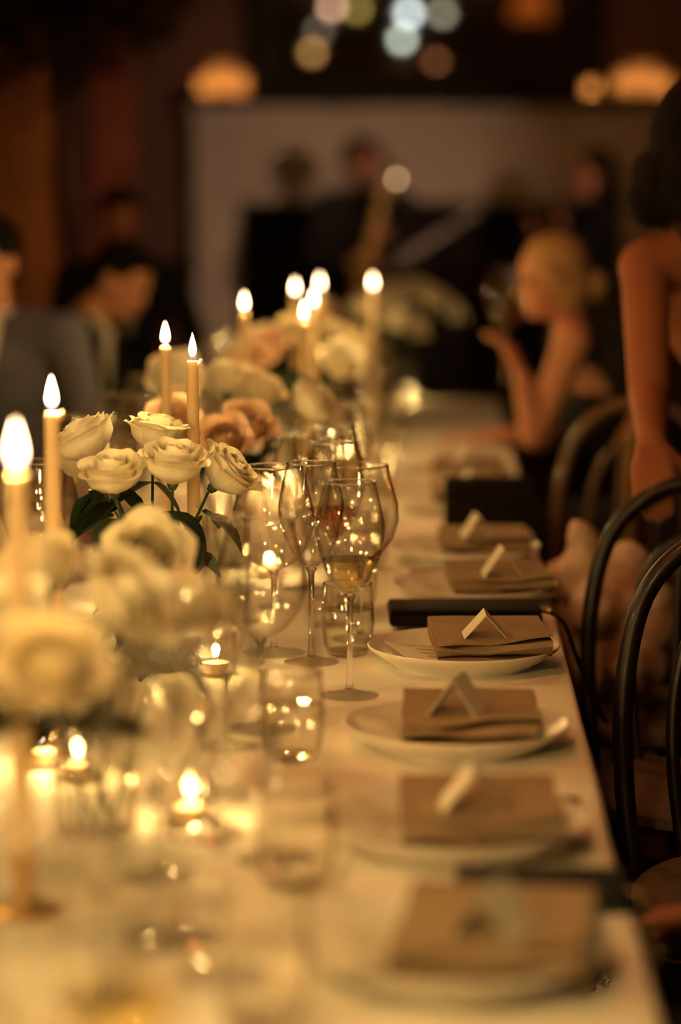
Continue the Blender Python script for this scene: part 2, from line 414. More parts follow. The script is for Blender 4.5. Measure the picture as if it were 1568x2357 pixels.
# potted tree and curtain at the left
tr = thing('potted_tree', 'dark leafy tree in a pot before the curtain at left', 'tree', (-1.68, 10.6, 0))
obj('pot', lathe([(.0001, 0), (.17, 0), (.22, .36), (.235, .36), (.235, .4), (.205, .4), (.2, .36), (.0001, .36)], MANTEL, 24, 'pot'), tr)
tp = smoothpath([(0, 0, .35), (.03, .02, .9), (-.02, 0, 1.5), (.02, 0, 2.2), (0, .03, 2.9)], 6)
obj('trunk', tube('trunk', tp, [.035 - .02 * i / len(tp) for i in range(len(tp))], mat('mossy bark', (.035, .03, .012), .9, var=.4, vscale=14, bump=.6), 9), tr)
vs = []; fs = []
rnd = random.Random(3)
for i in range(4400):
    a = rnd.uniform(0, 2 * PI); u = rnd.uniform(-1, 1); q = rnd.random() ** .4
    c = V((math.cos(a) * math.sqrt(1 - u * u) * .82, math.sin(a) * math.sqrt(1 - u * u) * .5, u * .66)) * q + V((-.16, 0, 2.52 + .12 * math.sin(a * 3)))
    if c.z < 1.82 + .12 * math.sin(c.x * 9): c.z += .15
    c.z = min(c.z, RZ - .1)
    d = V((rnd.gauss(0, 1), rnd.gauss(0, 1), rnd.gauss(-.4, .6))).normalized(); s_ = d.cross(V((0, 0, 1))).normalized()
    L = rnd.uniform(.07, .12); W = L * .28; b = len(vs)
    vs += [c, c + d * L * .5 + s_ * W, c + d * L, c + d * L * .5 - s_ * W]; fs.append((b, b + 1, b + 2, b + 3))
tf = obj('foliage', mesh('foliage', vs, fs, mat('dark foliage', (.008, .014, .005), .6, var=.4, vscale=6), False), tr); tf['kind'] = 'stuff'
def curtain(x0, x1, y, m, label, amp=.035, k=9):
    nx, nz = 70, 8; vs = []; fs = []
    for j in range(nz + 1):
        for i in range(nx + 1):
            u = i / nx; w = j / nz
            vs.append((x0 + (x1 - x0) * u - (x0 + x1) / 2, amp * (1 - .3 * w) * math.sin(u * k * 2 * PI + .5 * math.sin(w * 3)) , .02 + 3.2 * w))
    for j in range(nz):
        for i in range(nx):
            a = j * (nx + 1) + i; fs.append((a, a + 1, a + nx + 2, a + nx + 1))
    t = thing('curtain', label, 'curtain', ((x0 + x1) / 2, y, 0))
    c = obj('drape', mesh('drape', vs, fs, m), t); c.modifiers.new('s', 'SOLIDIFY').thickness = .006
    obj('rod', tube('rod', [(-(x1 - x0) / 2 - .05, 0, 3.24), ((x1 - x0) / 2 + .05, 0, 3.24)], .014, BRASS, 10), t)
curtain(-3.4, -2.19, 13.95, mat('rust orange velvet', (.42, .15, .035), .8, var=.15, vscale=5), 'rust orange curtain hanging at the far left', .04, 8)
curtain(-2.06, -1.80, 13.97, mat('dark red velvet', (.24, .06, .025), .8, var=.15, vscale=5), 'dark red narrow curtain between the orange curtain and the fireplace', .03, 3)
# an added wall sconce that lights the curtains, out of view at left
sc = thing('added_sconce', 'added small amber wall lamp before the orange curtain, out at left', 'lamp', (-2.95, 13.72, 1.75))
obj('back_plate', rbox('plate', .05, .02, .16, BRASS, .005), sc, (0, .365, -.08))
obj('arm', tube('arm', [(0, .36, -.02), (0, .1, -.04), (0, -.09, -.0)], .006, BRASS, 8), sc)
obj('shade', lathe([(.035, .14), (.06, .0), (.058, .0), (.033, .14)], FROST, 18, 'shade'), sc, (0, -.09, 0))
light('fill_light', sc, (0, -.09, .06), 4, .02, (1, .45, .14))

# video lamp on a stand at the right: throws a neutral beam at the fireplace
vl = thing('video_lamp', 'black video lamp on a tripod stand by the right wall', 'lamp', (1.75, 5.0, 0))
obj('stand_pole', tube('pole', [(0, 0, .25), (0, 0, 1.78)], .012, MANTEL, 8), vl)
for k in range(3):
    a = k * 2.094
    obj('stand_leg', tube('leg', [(0, 0, .55), (.38 * math.cos(a), .38 * math.sin(a), .01)], .009, MANTEL, 8), vl)
tgt = V((-1.0, 13.8, 1.35)) - V((1.75, 5, 1.86)); rz = math.atan2(tgt.y, tgt.x) - PI / 2
hd = obj('lamp_head', rbox('head', .2, .06, .14, MANTEL, .008), vl, (0, 0, 1.79), (0, 0, rz))
obj('lamp_face', rbox('face', .18, .004, .12, emit_mat('video lamp face', (.9, .92, 1), 4), 0), hd, (0, .034, .01))
sl = bpy.data.lights.new('beam', 'SPOT'); sl.energy = 880; sl.color = (1, .60, .36); sl.spot_size = R(21.5); sl.spot_blend = .9; sl.shadow_soft_size = .07
so = link(bpy.data.objects.new('beam', sl), vl); so.location = (0 + .06 * tgt.normalized().x, .06 * tgt.normalized().y, 1.86); so.rotation_euler = tgt.to_track_quat('-Z', 'Y').to_euler()

# ------------------------------------------------------------------ table and cloth
tb = thing('banquet_table', 'long banquet table hidden under the white tablecloth', 'table', ((XL + XR) / 2, (Y0 + Y1) / 2, 0))
obj('tabletop', rbox('top', XR - XL - .03, Y1 - Y0 - .03, .03, WOODM, .004), tb, (0, 0, TZ - .038))
for sx in (-1, 1):
    for yy in (-3.6, -1.2, 1.2, 3.6):
        obj('leg', rbox('leg', .05, .05, TZ - .038, WOODM, .004), tb, (sx * .46, yy, 0))
def tablecloth():
    xs = []; n = 26
    drop = .145; side = []
    sec = []   # cross section: (x, z, t) from right hem over the top to left hem
    for i in range(7): sec.append((XR + .004, TZ - .008 - drop * (1 - i / 6), 1 - i / 6, 1))
    for i in range(1, 4): a = PI / 2 * i / 4; sec.append((XR + .004 - .009 * (1 - math.cos(a)), TZ - .008 + .008 * math.sin(a), 0, 0))
    for i in range(n + 1): sec.append((XR - .006 + (XL - XR + .012) * i / n, TZ, 0, 0))
    for i in range(1, 4): a = PI / 2 * (1 - i / 4); sec.append((XL - .004 + .009 * (1 - math.cos(a)), TZ - .008 + .008 * math.sin(a), 0, 0))
    for i in range(7): sec.append((XL - .004, TZ - .008 - drop * i / 6, i / 6, -1))
    m = 240; vs = []; fs = []; k = len(sec)
    for j in range(m + 1):
        y = Y0 + (Y1 - Y0) * j / m
        for (x, z, t, sd) in sec:
            dx = 0; dz = 0
            if sd:
                dx = sd * t * (.010 + .018 * (math.sin(y * 17 + 1.3 * math.sin(y * 5)) + .5 * math.sin(y * 31)))
                dx = sd * max(sd * dx, -.002)
            ex = .007 * noise.noise(V((y * 2.2, 3.1, 0))) if (abs(x - XR) < .02) else 0
            vs.append((x + dx + ex - (XL + XR) / 2, y - (Y0 + Y1) / 2, z))
    for j in range(m):
        for i in range(k - 1):
            a = j * k + i; fs.append((a, a + 1, a + k + 1, a + k))
    # end drops
    for jj, sg in ((0, -1), (m, 1)):
        row = list(range(jj * k + 6, jj * k + k - 6)); prev = row
        for s_ in range(1, 6):
            new = []
            for idx in row:
                x, y, z = vs[idx]
                vs.append((x, y + sg * (.004 + .012 * s_ / 5 * math.sin(x * 19)), z - drop * s_ / 5)); new.append(len(vs) - 1)
            for i in range(len(row) - 1): fs.append((prev[i], prev[i + 1], new[i + 1], new[i]))
            prev = new
    return fix(mesh('tablecloth', vs, fs, CLOTH))
tc_ = obj('tablecloth', tablecloth(), None, ((XL + XR) / 2, (Y0 + Y1) / 2, 0)); tag(tc_, 'white linen cloth draped over the long banquet table', 'tablecloth')

# ------------------------------------------------------------------ place settings
plate_me = lathe([(.0001, .004), (.088, .004), (.092, 0), (.100, 0), (.103, .004), (.118, .012), (.132, .022), (.1395, .0275), (.1405, .030), (.139, .0315), (.136, .030), (.126, .0225), (.112, .0145), (.098, .0095), (.085, .008), (.0001, .0075)], PLATE, 64, 'plate')
def napkin_mesh(w, d, seed):
    """a cloth folded over in four layers; the rounded folds show on the near side"""
    rnd = random.Random(seed); nx = 14; vs = []; fs = []
    th = .0032; path = []
    lay = 4; gap = .0072
    # serpentine path in y/z
    for l in range(lay):
        z = .004 + l * gap
        ys = [(-d / 2 + .006) + (d - .012) * i / 9 for i in range(10)]
        if l % 2: ys = ys[::-1]
        for y in ys: path.append((y, z, l))
        if l < lay - 1:
            yc = ys[-1]; sg = 1 if l % 2 == 0 else -1
            for a in (-.5, 0, .5): path.append((yc + sg * .0045 * math.cos(a * PI * .7), z + gap / 2 + gap / 2 * a * 1.2, l + .5))
    n = len(path)
    for i in range(nx + 1):
        u = i / nx; x = (u - .5) * w
        for side in (1, -1):
            for k, (y, z, l) in enumerate(path):
                p0 = path[max(k - 1, 0)]; p1 = path[min(k + 1, n - 1)]
                ty, tz = p1[0] - p0[0], p1[1] - p0[1]; L = math.hypot(ty, tz) or 1
                ny, nz = -tz / L, ty / L
                front = max(0, -y / (d / 2))
                wv = .0048 * noise.noise(V((u * 2.5 + seed, l * 1.7, 2))) * (.3 + front)
                lift = front * (.016 * max(0, u - .45) * (l - .5) * .55)          # layers open at the right front corner
                sk = .006 * (l - 1.5) * front * math.sin(u * 3 + l + seed)
                xo = x + .004 * noise.noise(V((y * 9, l * 2.1, seed)))
                vs.append((xo, y + sk + side * ny * th / 2, max(.0015, z + wv + lift + side * nz * th / 2)))
    for i in range(nx):
        for s_ in range(2):
            for k in range(n - 1):
                a = i * 2 * n + s_ * n + k; b = a + 2 * n
                fs.append((a, a + 1, b + 1, b) if s_ == 0 else (a, b, b + 1, a + 1))
        for k in (0, n - 1):
            a = i * 2 * n + k; fs.append((a, a + n, a + 3 * n, a + 2 * n))
    for i in (0, nx):
        for k in range(n - 1):
            a = i * 2 * n + k; fs.append((a, a + n, a + n + 1, a + 1))
    return sharp(fix(mesh('napkin', vs, fs, NAPK)), 70)
napk_me = [napkin_mesh(.165, .185, s) for s in (1, 5, 9)]
def card_mesh(w, h, L, t=.0007):
    vs = []; fs = []
    prof = [(-w / 2, 0), (0, h), (w / 2, 0), (w / 2 - t * 2.2, 0), (0, h - t * 2.2), (-w / 2 + t * 2.2, 0)]
    for y in (-L / 2, L / 2):
        for (x, z) in prof: vs.append((x, y, z))
    for k in range(6):
        l = (k + 1) % 6; fs.append((k, l, 6 + l, 6 + k))
    fs += [(0, 1, 4, 5), (1, 2, 3, 4), (6, 11, 10, 7), (7, 10, 9, 8)]
    return fix(mesh('place card', vs, fs, PAPER, False))
def stroke(pts, w, z=.0004):
    vs = []; fs = []
    for i, (x, y) in enumerate(pts):
        vs += [(x, y - w, z), (x, y + w, z)]
        if i: fs.append((2 * i - 2, 2 * i, 2 * i + 1, 2 * i - 1))
    return vs, fs
def print_mesh():
    vs = []; fs = []
    def add(p, w):
        v, f = stroke(p, w); b = len(vs); vs.extend(v); fs.extend(tuple(i + b for i in q) for q in f)
    add([(-.035 + .007 * i, .045 + .003 * math.sin(i * 2.1)) for i in range(11)], .0011)
    rnd = random.Random(4)
    for r_ in range(3):
        for l in range(3):
            y = .022 - r_ * .028 - l * .006; n = rnd.randint(4, 8)
            add([(-.0028 * n + .0056 * i, y + .0008 * math.sin(i * 2.7 + l)) for i in range(n + 1)], .0007)
    return mesh('print', vs, fs, INK, False)
menu_me = rbox('menu', .1, .14, .0008, PAPER, 0); print_me = print_mesh()
knife_me_b = mesh('blade', [(-.10, -.006, .002), (-.09, .006, .002), (.0, .008, .002), (.0, -.006, .002), (-.10, -.006, .0035), (-.09, .006, .0032), (.0, .008, .0035), (.0, -.006, .004)],
                  [(0, 1, 2, 3), (7, 6, 5, 4), (0, 4, 5, 1), (1, 5, 6, 2), (2, 6, 7, 3), (3, 7, 4, 0)], STEEL, False)
knife_me_h = tube('handle', [(0, 0, .0035), (.02, 0, .0042), (.07, 0, .005), (.105, 0, .0055), (.112, 0, .005)], [.0035, .0045, .006, .007, .004], STEEL, 10, .6)
#          y     x    rot   napkin(dx,dy,rot)   card(w,h,rot,dx,dy)     menu(dx,dy,rot)
SET = [(2.065, .008, (.036, -.006, R(-7)), (.064, .046, R(-30), .034, -.045), (-.075, -.0, R(12))),
       (2.485, .010, (.026, -.004, R(2)), (.066, .042, R(4), .018, -.03), (-.07, .005, R(-4))),
       (2.95, .014, (.016, -.004, R(0)), (.064, .047, R(-19), .002, -.03), (-.072, .0, R(8))),
       (3.48, .026, (.037, .010, R(5)), (.064, .036, R(3), .030, -.030), (-.05, -.02, R(16))),
       (4.06, .048, (.040, .004, R(6)), (.066, .048, R(7), .045, -.03), (-.07, 0, R(6))),
       (4.52, .036, (.035, .0, R(3)), (.055, .044, R(12), .02, -.03), (-.07, 0, R(2))),
       (5.27, .02, (.03, .0, R(2)), (.062, .045, R(4), .03, -.03), (-.07, 0, R(4))),
       (5.80, .02, (.03, .0, R(-3)), (.062, .045, R(4), .03, -.03), (-.07, 0, R(4)))]
def setting(i, y, x, nk, cdp, mn, row, left=False):
    k = -1 if left else 1
    wh = 'white china plate with raised rim, %s in the %s row' % (row, 'left' if left else 'right')
    p = tag(obj('dinner_plate', plate_me, None, (x, y, TZ)), wh, 'plate', 'dinner plates')
    n = tag(obj('folded_napkin', napk_me[i % 3], None, (x + k * nk[0], y + nk[1] - .010, TZ + .0262), (R(3), 0, nk[2])), 'folded taupe linen napkin on the %s plate of the %s row' % (row, 'left' if left else 'right'), 'napkin', 'folded napkins')
    zc = TZ + .0195 + .0285
    c = tag(obj('place_card', card_mesh(cdp[0], cdp[1], .05), None, (x + k * cdp[3], y + cdp[4] - .018, zc + .0035), (R(3), 0, cdp[2])), 'white tent place card on the %s napkin of the %s row' % (row, 'left' if left else 'right'), 'card', 'tent place cards')
    m = thing('menu_card', 'cream menu card tucked under the %s napkin of the %s row' % (row, 'left' if left else 'right'), 'menu', (x + k * mn[0], y + mn[1], TZ + .021), mn[2], 'menu cards')
    m.rotation_euler = (0, R(7) * k, mn[2])
    obj('sheet', menu_me, m); obj('print', print_me, m, (0, 0, .0009))
    kn = thing('table_knife', 'steel table knife beyond the %s plate of the %s row' % (row, 'left' if left else 'right'), 'knife', (x + k * .03, y + .172 + .01 * math.sin(i * 3), TZ), R(-5 + 4 * math.sin(i * 2)) + (PI if left else 0), 'table knives')
    obj('blade', knife_me_b, kn); obj('handle', knife_me_h, kn)
for i, s_ in enumerate(SET): setting(i, *s_, ORD[i])
for i, y in enumerate((5.3, 5.85, 6.4, 6.95, 7.5)):
    setting(i, y, -.795, (.03, -.01, R(3)), (.062, .045, R(4), .03, -.03), (-.07, 0, R(4)), ORD[i], True)

# ------------------------------------------------------------------ glasses
def bowl_profile(outer, t=.0011):
    inner = [(max(.0001, r - t), z + (t if r < .02 else 0)) for r, z in outer]
    return outer + [((outer[-1][0] + inner[-1][0]) / 2, outer[-1][1] + .0006)] + inner[::-1]
def stemware(name, label, cat, foot_r, stem_h, bowl, liquid=None, lm=None):
    t = thing(name, label, cat)
    obj('foot', lathe([(.0001, 0), (foot_r, 0), (foot_r, .0016), (foot_r * .5, .004), (.0065, .008), (.0001, .0085)], FOOTG, 36, 'foot'), t)
    obj('stem', lathe([(.0001, .0075), (.0055, .008), (.0036, .02), (.0032, stem_h * .6), (.0042, stem_h - .008), (.0075, stem_h), (.0001, stem_h + .0008)], SOLIDG, 14, 'stem'), t)
    pts = [(r, z + stem_h) for r, z in bowl]
    bw = obj('bowl', lathe(bowl_profile(pts), GLASS, 40, 'bowl'), t)
    rr_, rz_ = pts[-1]
    obj('rim', lathe([(rr_ - .0005 + .0012 * math.cos(a * PI / 4), rz_ + .0012 * math.sin(a * PI / 4)) for a in range(9)], SOLIDG, 40, 'rim'), bw)
    if liquid:
        lp = [(max(.0001, r - .0016), z + .0012) for r, z in pts if z <= stem_h + liquid]
        r2 = [p for p in pts if p[1] <= stem_h + liquid][-1][0]
        lp.append((.0001, lp[-1][1]))
        obj('wine', lathe(lp, lm, 32, 'wine'), t)
    return t
BURG = [(.0001, 0), (.012, .002), (.030, .013), (.046, .034), (.0535, .06), (.0525, .082), (.046, .106), (.0395, .13), (.0385, .136)]
WHT = [(.0001, 0), (.010, .003), (.024, .018), (.036, .042), (.0425, .068), (.0425, .085), (.038, .108), (.0325, .132), (.0318, .136)]
FLU = [(.0001, 0), (.008, .004), (.016, .02), (.023, .05), (.0265, .09), (.026, .125), (.0235, .165), (.023, .17)]
REDW = thin_glass('red wine', (.45, .03, .03), 1.36)
protos = {
    'burg': [stemware('red_wine_glass', '', 'glass', .041, .108, BURG), False],
    'white': [stemware('white_wine_glass', '', 'glass', .036, .124, WHT), False],
    'whitef': [stemware('white_wine_glass', '', 'glass', .036, .124, WHT, .05, WINE), False],
    'rose': [stemware('white_wine_glass', '', 'glass', .036, .124, WHT, .045, ROSEW), False],
    'red': [stemware('red_wine_glass', '', 'glass', .041, .108, BURG, .05, REDW), False],
    'flute': [stemware('champagne_flute', '', 'glass', .033, .085, FLU), False],
}
tt = thing('water_tumbler', '', 'glass')
tum = [(.0001, 0), (.022, 0), (.030, .004), (.0365, .018), (.040, .045), (.0395, .075), (.0365, .108)]
tin = [(max(.0001, r - .0016), max(z, .008)) for r, z in tum]
_tb = obj('glass_body', lathe(tum + [(.0357, .1088)] + tin[::-1], GLASS, 40, 'tumbler'), tt)
obj('rim', lathe([(.0357 + .0013 * math.cos(a * PI / 4), .1088 + .0013 * math.sin(a * PI / 4)) for a in range(9)], SOLIDG, 40, 'rim'), _tb)
obj('water', lathe([(.0001, .0085), (.03, .0095), (.034, .02), (.0375, .045), (.037, .07), (.0001, .07)], WATER, 32, 'water'), tt)
bub = sphere_me('bubble', .0009, GLASS, 6)
rb = random.Random(2)
for i in range(16):
    a = rb.uniform(0, 6.28); r_ = rb.uniform(0, .03)
    obj('bubble', bub, tt, (r_ * math.cos(a), r_ * math.sin(a), rb.uniform(.015, .065)))
protos['tum'] = [tt, False]
KIND = {'red': 'large glass of red wine', 'burg': 'large round wine glass', 'white': 'empty slim wine glass', 'whitef': 'wine glass of white wine', 'rose': 'wine glass with pink wine', 'flute': 'tall champagne flute', 'tum': 'stemless sparkling water tumbler'}
def put(kind, x, y, where, sc=1.0):
    p = protos[kind]
    if kind != 'tum': sc *= 1.13
    o = place(p[0], p[1], (x, y, TZ), random.uniform(0, 6), KIND[kind] + ' ' + where, 'glasses along the table', sc)
    p[1] = True
    return o
used = {}
gy = [1.42, 2.03, 2.43, 2.95, 3.48, 4.06, 4.52, 5.12, 5.70, 6.25, 6.85, 7.45]
for i, y in enumerate(gy):
    w = 'in the %s cluster by the plates' % ORD[i]
    if i == 4:      # the sharp cluster
        put('burg', -.257, 3.56, w + ', leftmost', 1.02); put('white', -.197, 3.49, w + ', second from left'); put('burg', -.132, 3.68, w + ', rightmost', .98)
        put('tum', -.146, 3.545, w); put('rose', -.178, 3.80, w); put('flute', -.195, 3.955, w)
        continue
    j = lambda a: random.uniform(-a, a)
    if i == 3:
        put('whitef', -.131, 3.25, w); put('burg', -.235, 3.03, w, .97); put('tum', -.185, 2.86, w); put('flute', -.27, 2.93, w)
        continue
    put('burg', -.245 + j(.02), y + .10 + j(.02), w, 1.0)
    put('white' if i % 3 else 'whitef', -.185 + j(.015), y + .0 + j(.02), w)
    put('tum', -.15 + j(.015), y - .12 + j(.02), w)
    if i in (0, 1, 2, 5, 6, 7, 8, 10): put('flute', -.275 + j(.015), y - .07 + j(.02), w)
for i, y in enumerate((4.3, 4.8, 5.3, 5.85, 6.4, 6.95, 7.5)):
    w = 'in the %s cluster on the left table side' % ORD[i]
    put('burg', -.62, y + .08, w); put('white', -.66, y - .05, w); put('tum', -.69, y - .16, w)

put('red', -.553, 3.78, 'behind the sharp bouquet at left'); put('burg', -.622, 3.66, 'at the left edge beside the red wine')

# ------------------------------------------------------------------ candles
def taper_body(h):
    pr = [(.0001, 0), (.0112, 0)]
    for i in range(1, 9): pr.append((.0112 - .0026 * i / 8, h * i / 8))
    pr += [(.0078, h + .0015), (.006, h - .001), (.0001, h - .002)]
    return lathe(pr, WAX, 20, 'taper')
taper_me = {}
holder_me = lathe([(.0001, 0), (.036, 0), (.037, .004), (.020, .010), (.009, .018), (.008, .032), (.0125, .040), (.0145, .058), (.0130, .058), (.0118, .044), (.0001, .044)], BRASS, 28, 'holder')
drip_me = sphere_me('drip', .0042, WAX, 10)
def taper(x, y, top, where, drip=None, fs=1.0, w=TAPER_W):
    t = thing('taper_candle', 'lit ivory taper candle ' + where, 'candle', (x, y, TZ), random.uniform(0, 6), 'taper candles along the table')
    h = round(top - TZ - .046, 3)
    if h not in taper_me: taper_me[h] = taper_body(h)
    obj('holder', holder_me, t); 
    b = obj('candle', taper_me[h], t, (0, 0, .0445))
    if drip: 
        t.rotation_euler = (0, 0, 0)
        obj('wax_drip', drip_me, b, (.0098, -.002, h - .003), scale=(1, .9, 1.2)); obj('wax_drip', drip_me, b, (.0105, -.001, h - .045), scale=(.4, .5, .9))
        obj('wax_drip', drip_me, b, (.0125, -.002, h + .0025), scale=(.6, .6, .6))
    obj('wick', wick_me, t, (0, 0, top - TZ - .002)); obj('flame', flame_me, t, (0, 0, top - TZ + .0035), scale=(fs, fs, fs))
    light('flame_light', t, (0, 0, top - TZ + .018), w)
taper(-.372, 3.52, 1.160, 'standing behind the sharp bouquet, flame in focus', True)
taper(-.478, 2.90, 1.137, 'at far left before the sharp bouquet', True, 1.1)
taper(-.400, 2.22, 1.140, 'nearest the camera at the left edge', False, 1.2)
taper(-.468, 4.00, 1.152, 'left of the sharp candle', False)
taper(-.437, 5.20, 1.156, 'standing alone left of the far candle group')
taper(-.282, 4.75, 1.157, 'lowest flame of the far candle group')
taper(-.384, 6.10, 1.156, 'leftmost of the far candle group')
taper(-.340, 6.45, 1.157, 'topmost of the far candle group')
taper(-.300, 5.42, 1.154, 'in the middle of the far candle group')
taper(-.202, 6.55, 1.155, 'rightmost of the far flames, before the saxophone')
for i, (x, y) in enumerate(((-.42, 1.10), (-.60, 1.35), (-.36, 1.62), (-.62, 1.95), (-.66, 2.55), (-.68, 3.05))):  # unseen candles added to light the near plates from the left
    taper(x, y, 1.145, 'added out at the left, ' + ORD[i] + ' to the near end', w=(5.5, 5, 5, 2.6, 2.4, 2.6)[i])

cup_me = lathe(bowl_profile([(.0001, 0), (.026, 0), (.0285, .004), (.030, .06)], .002), GLASS, 28, 'votive cup')
def votive(x, y, label):
    x *= 1.06; y *= 1.06
    t = thing('votive_candle', label, 'candle', (x, y, TZ), 0, 'tea lights on the tablecloth')
    obj('cup', cup_me, t)
    obj('wax', tea_wax, t, (0, 0, .0035)); obj('wick', wick_me, t, (0, 0, .017)); obj('flame', flame_me, t, (0, 0, .022), scale=(.8, .8, .6))
    light('flame_light', t, (0, 0, .035), VOTIVE_W)
for x, y, l in ((-.262, 2.42, 'tea light in clear cup before the nearest roses, right one'), (-.405, 2.60, 'tea light in clear cup by the nearest vase, second from left'), (-.455, 2.66, 'tea light in clear cup by the nearest vase, leftmost'),
                (-.31, 3.20, 'tea light in clear cup under the front rose'), (-.50, 3.75, 'tea light in clear cup left behind the sharp bouquet'),
                (-.30, 4.05, 'tea light in clear cup behind the sharp wine glasses'), (-.44, 5.35, 'glowing tea light left in the row beyond the sharp glasses'), (-.395, 5.3, 'glowing tea light second in the row beyond the sharp glasses'),
                (-.345, 5.28, 'glowing tea light third in the row beyond the sharp glasses'), (-.31, 5.05, 'glowing tea light right in the row beyond the sharp glasses'), (-.25, 5.9, 'tea light in clear cup among the far glasses'), (-.36, 6.7, 'tea light in clear cup beside the far roses'),
                (-.27, 7.4, 'tea light in clear cup at the far table end'), (-.12, 7.8, 'last tea light right at the far table end')):
    votive(x, y, l)

# ------------------------------------------------------------------ roses
def petal(layer, n, i, seed):
    """one cupped petal of a rose; z up, rose axis at origin"""
    rnd = random.Random(seed * 100 + layer * 17 + i)
    spec = [(.008, .049, 2.4, -.003), (.015, .051, 1.6, -.003), (.021, .051, 1.2, .000), (.027, .050, 1.0, .004), (.033, .048, .92, .008), (.038, .045, .85, .012)][layer]
    r, h, hw, fl = spec
    th0 = 2 * PI * (i + .37 * layer) / n + rnd.uniform(-.15, .15)
    r *= rnd.uniform(.94, 1.06); h *= rnd.uniform(.95, 1.05); fl += rnd.uniform(-.002, .003) * (layer > 1)
    nu, nv = 8, 8; vs = []
    for a in range(nv + 1):
        v = a / nv
        for b in range(nu + 1):
            u = 2 * b / nu - 1
            tip = 1 - .20 * abs(u) ** 3 + (.05 if layer > 2 else 0) * max(0, 1 - abs(u) * 1.6) * v
            vv = v * tip
            an = th0 + u * hw * (.55 + .45 * math.sin(min(1, v * 1.3) * PI / 2)) * (1 - .10 * v * v)
            e = max(0, vv - .62) / .38
            rad = r * math.sin(min(1.0, vv * 1.45 + .13) * PI / 2) * (1 - .07 * vv * (layer < 3)) + fl * e * e * (1 - .35 * u * u)
            rad += (.0008 + .0005 * layer) * noise.noise(V((u * 2 + seed, v * 2, layer * 3 + i)))
            z = h * vv - .35 * max(0, fl) * e ** 3 + .0016 * noise.noise(V((u * 3, v * 2 + 5, i + seed))) * v
            vs.append((rad * math.cos(an), rad * math.sin(an), z - (.002 if layer > 3 else 0)))
    fs = []
    for a in range(nv):
        for b in range(nu):
            k = a * (nu + 1) + b; fs.append((k, k + 1, k + nu + 2, k + nu + 1))
    return vs, fs
def leaf_mesh(L, W, seed):
    vs = []; fs = []; n = 6
    for i in range(n + 1):
        t = i / n; w = W * math.sin(PI * min(.98, t ** .8 * .97 + .03)) ; dz = -.25 * L * t * t
        vs += [(-w, L * t, dz + .3 * w), (0, L * t, dz), (w, L * t, dz + .3 * w)]
    for i in range(n):
        a = 3 * i; fs += [(a, a + 1, a + 4, a + 3), (a + 1, a + 2, a + 5, a + 4)]
    return mesh('leaf', vs, fs, LEAF)
leaf_mes = [leaf_mesh(.078, .028, 1), leaf_mesh(.062, .023, 2)]
LAY = [(0, 3), (1, 4), (2, 5), (3, 5), (4, 6), (5, 5)]
rose_petals = {}
for mname, pm in (('w', PETAL), ('c', PETALC), ('b', PETALB)):
    for seed in (1, 2):
        L = []
        for layer, n in LAY:
            for i in range(n):
                if mname == 'w':
                    vs, fs = petal(layer, n, i, seed); L.append(mesh('petal', vs, fs, pm))
                else:
                    me = rose_petals[('w', seed)][len(L)].copy(); me.materials[0] = pm; L.append(me)
        rose_petals[(mname, seed)] = L
sepal_me = lathe([(.0001, -.012), (.005, -.010), (.008, -.003), (.007, .002), (.0001, .003)], STEM, 10, 'hip')
rose_count = 0
def rose(pos, tilt, az, size, col, base, label, group, leaves=2):
    """pos: bloom base in the world; base: where the stem stands in its vase"""
    global rose_count
    rose_count += 1; seed = 1 + rose_count % 2
    t = thing('rose', label, 'rose', base, 0, group)
    b = V(base); p = V(pos)
    d = V((math.sin(tilt) * math.cos(az), math.sin(tilt) * math.sin(az), math.cos(tilt)))
    rot = d.to_track_quat('Z', 'Y').to_euler()
    bl = link(bpy.data.objects.new('bloom', sepal_me), t); bl.location = p - b; bl.rotation_euler = rot; bl.scale = (size,) * 3
    spin = random.uniform(0, 6)
    for me in rose_petals[(col, seed)]:
        obj('petal', me, bl, (0, 0, .002), (0, 0, spin))
    path = smoothpath([(0, 0, 0), (p - b) * .5 + V((0, 0, .02)) - d * .01, (p - b) - d * .012 * size], 4)
    obj('stem', tube('stem', path, .0023, STEM, 6), t)
    for k in range(leaves):
        q = path[int((len(path) - 1) * (.97 - .08 * k))] - V((0, 0, .010))
        a = random.uniform(0, 2 * PI)
        obj('leaf', leaf_mes[k % 2], t, q, (R(random.uniform(-45, 5)), R(random.uniform(-25, 25)), a), scale=(1.15,) * 3)
    return t
vase_me = lathe(bowl_profile([(.0001, 0), (.040, 0), (.044, .004), (.046, .08), (.044, .14), (.0465, .158)], .0022), GLASS, 36, 'vase glass')
vwat_me = lathe([(.0001, .004), (.041, .005), (.043, .07), (.0001, .07)], WATER, 28, 'vase water')
def vase(x, y, label, sc=1.0):
    t = thing('vase', label, 'vase', (x, y, TZ), 0, 'glass vases along the table'); t.scale = (sc,) * 3
    obj('glass_body', vase_me, t); obj('water', vwat_me, t)
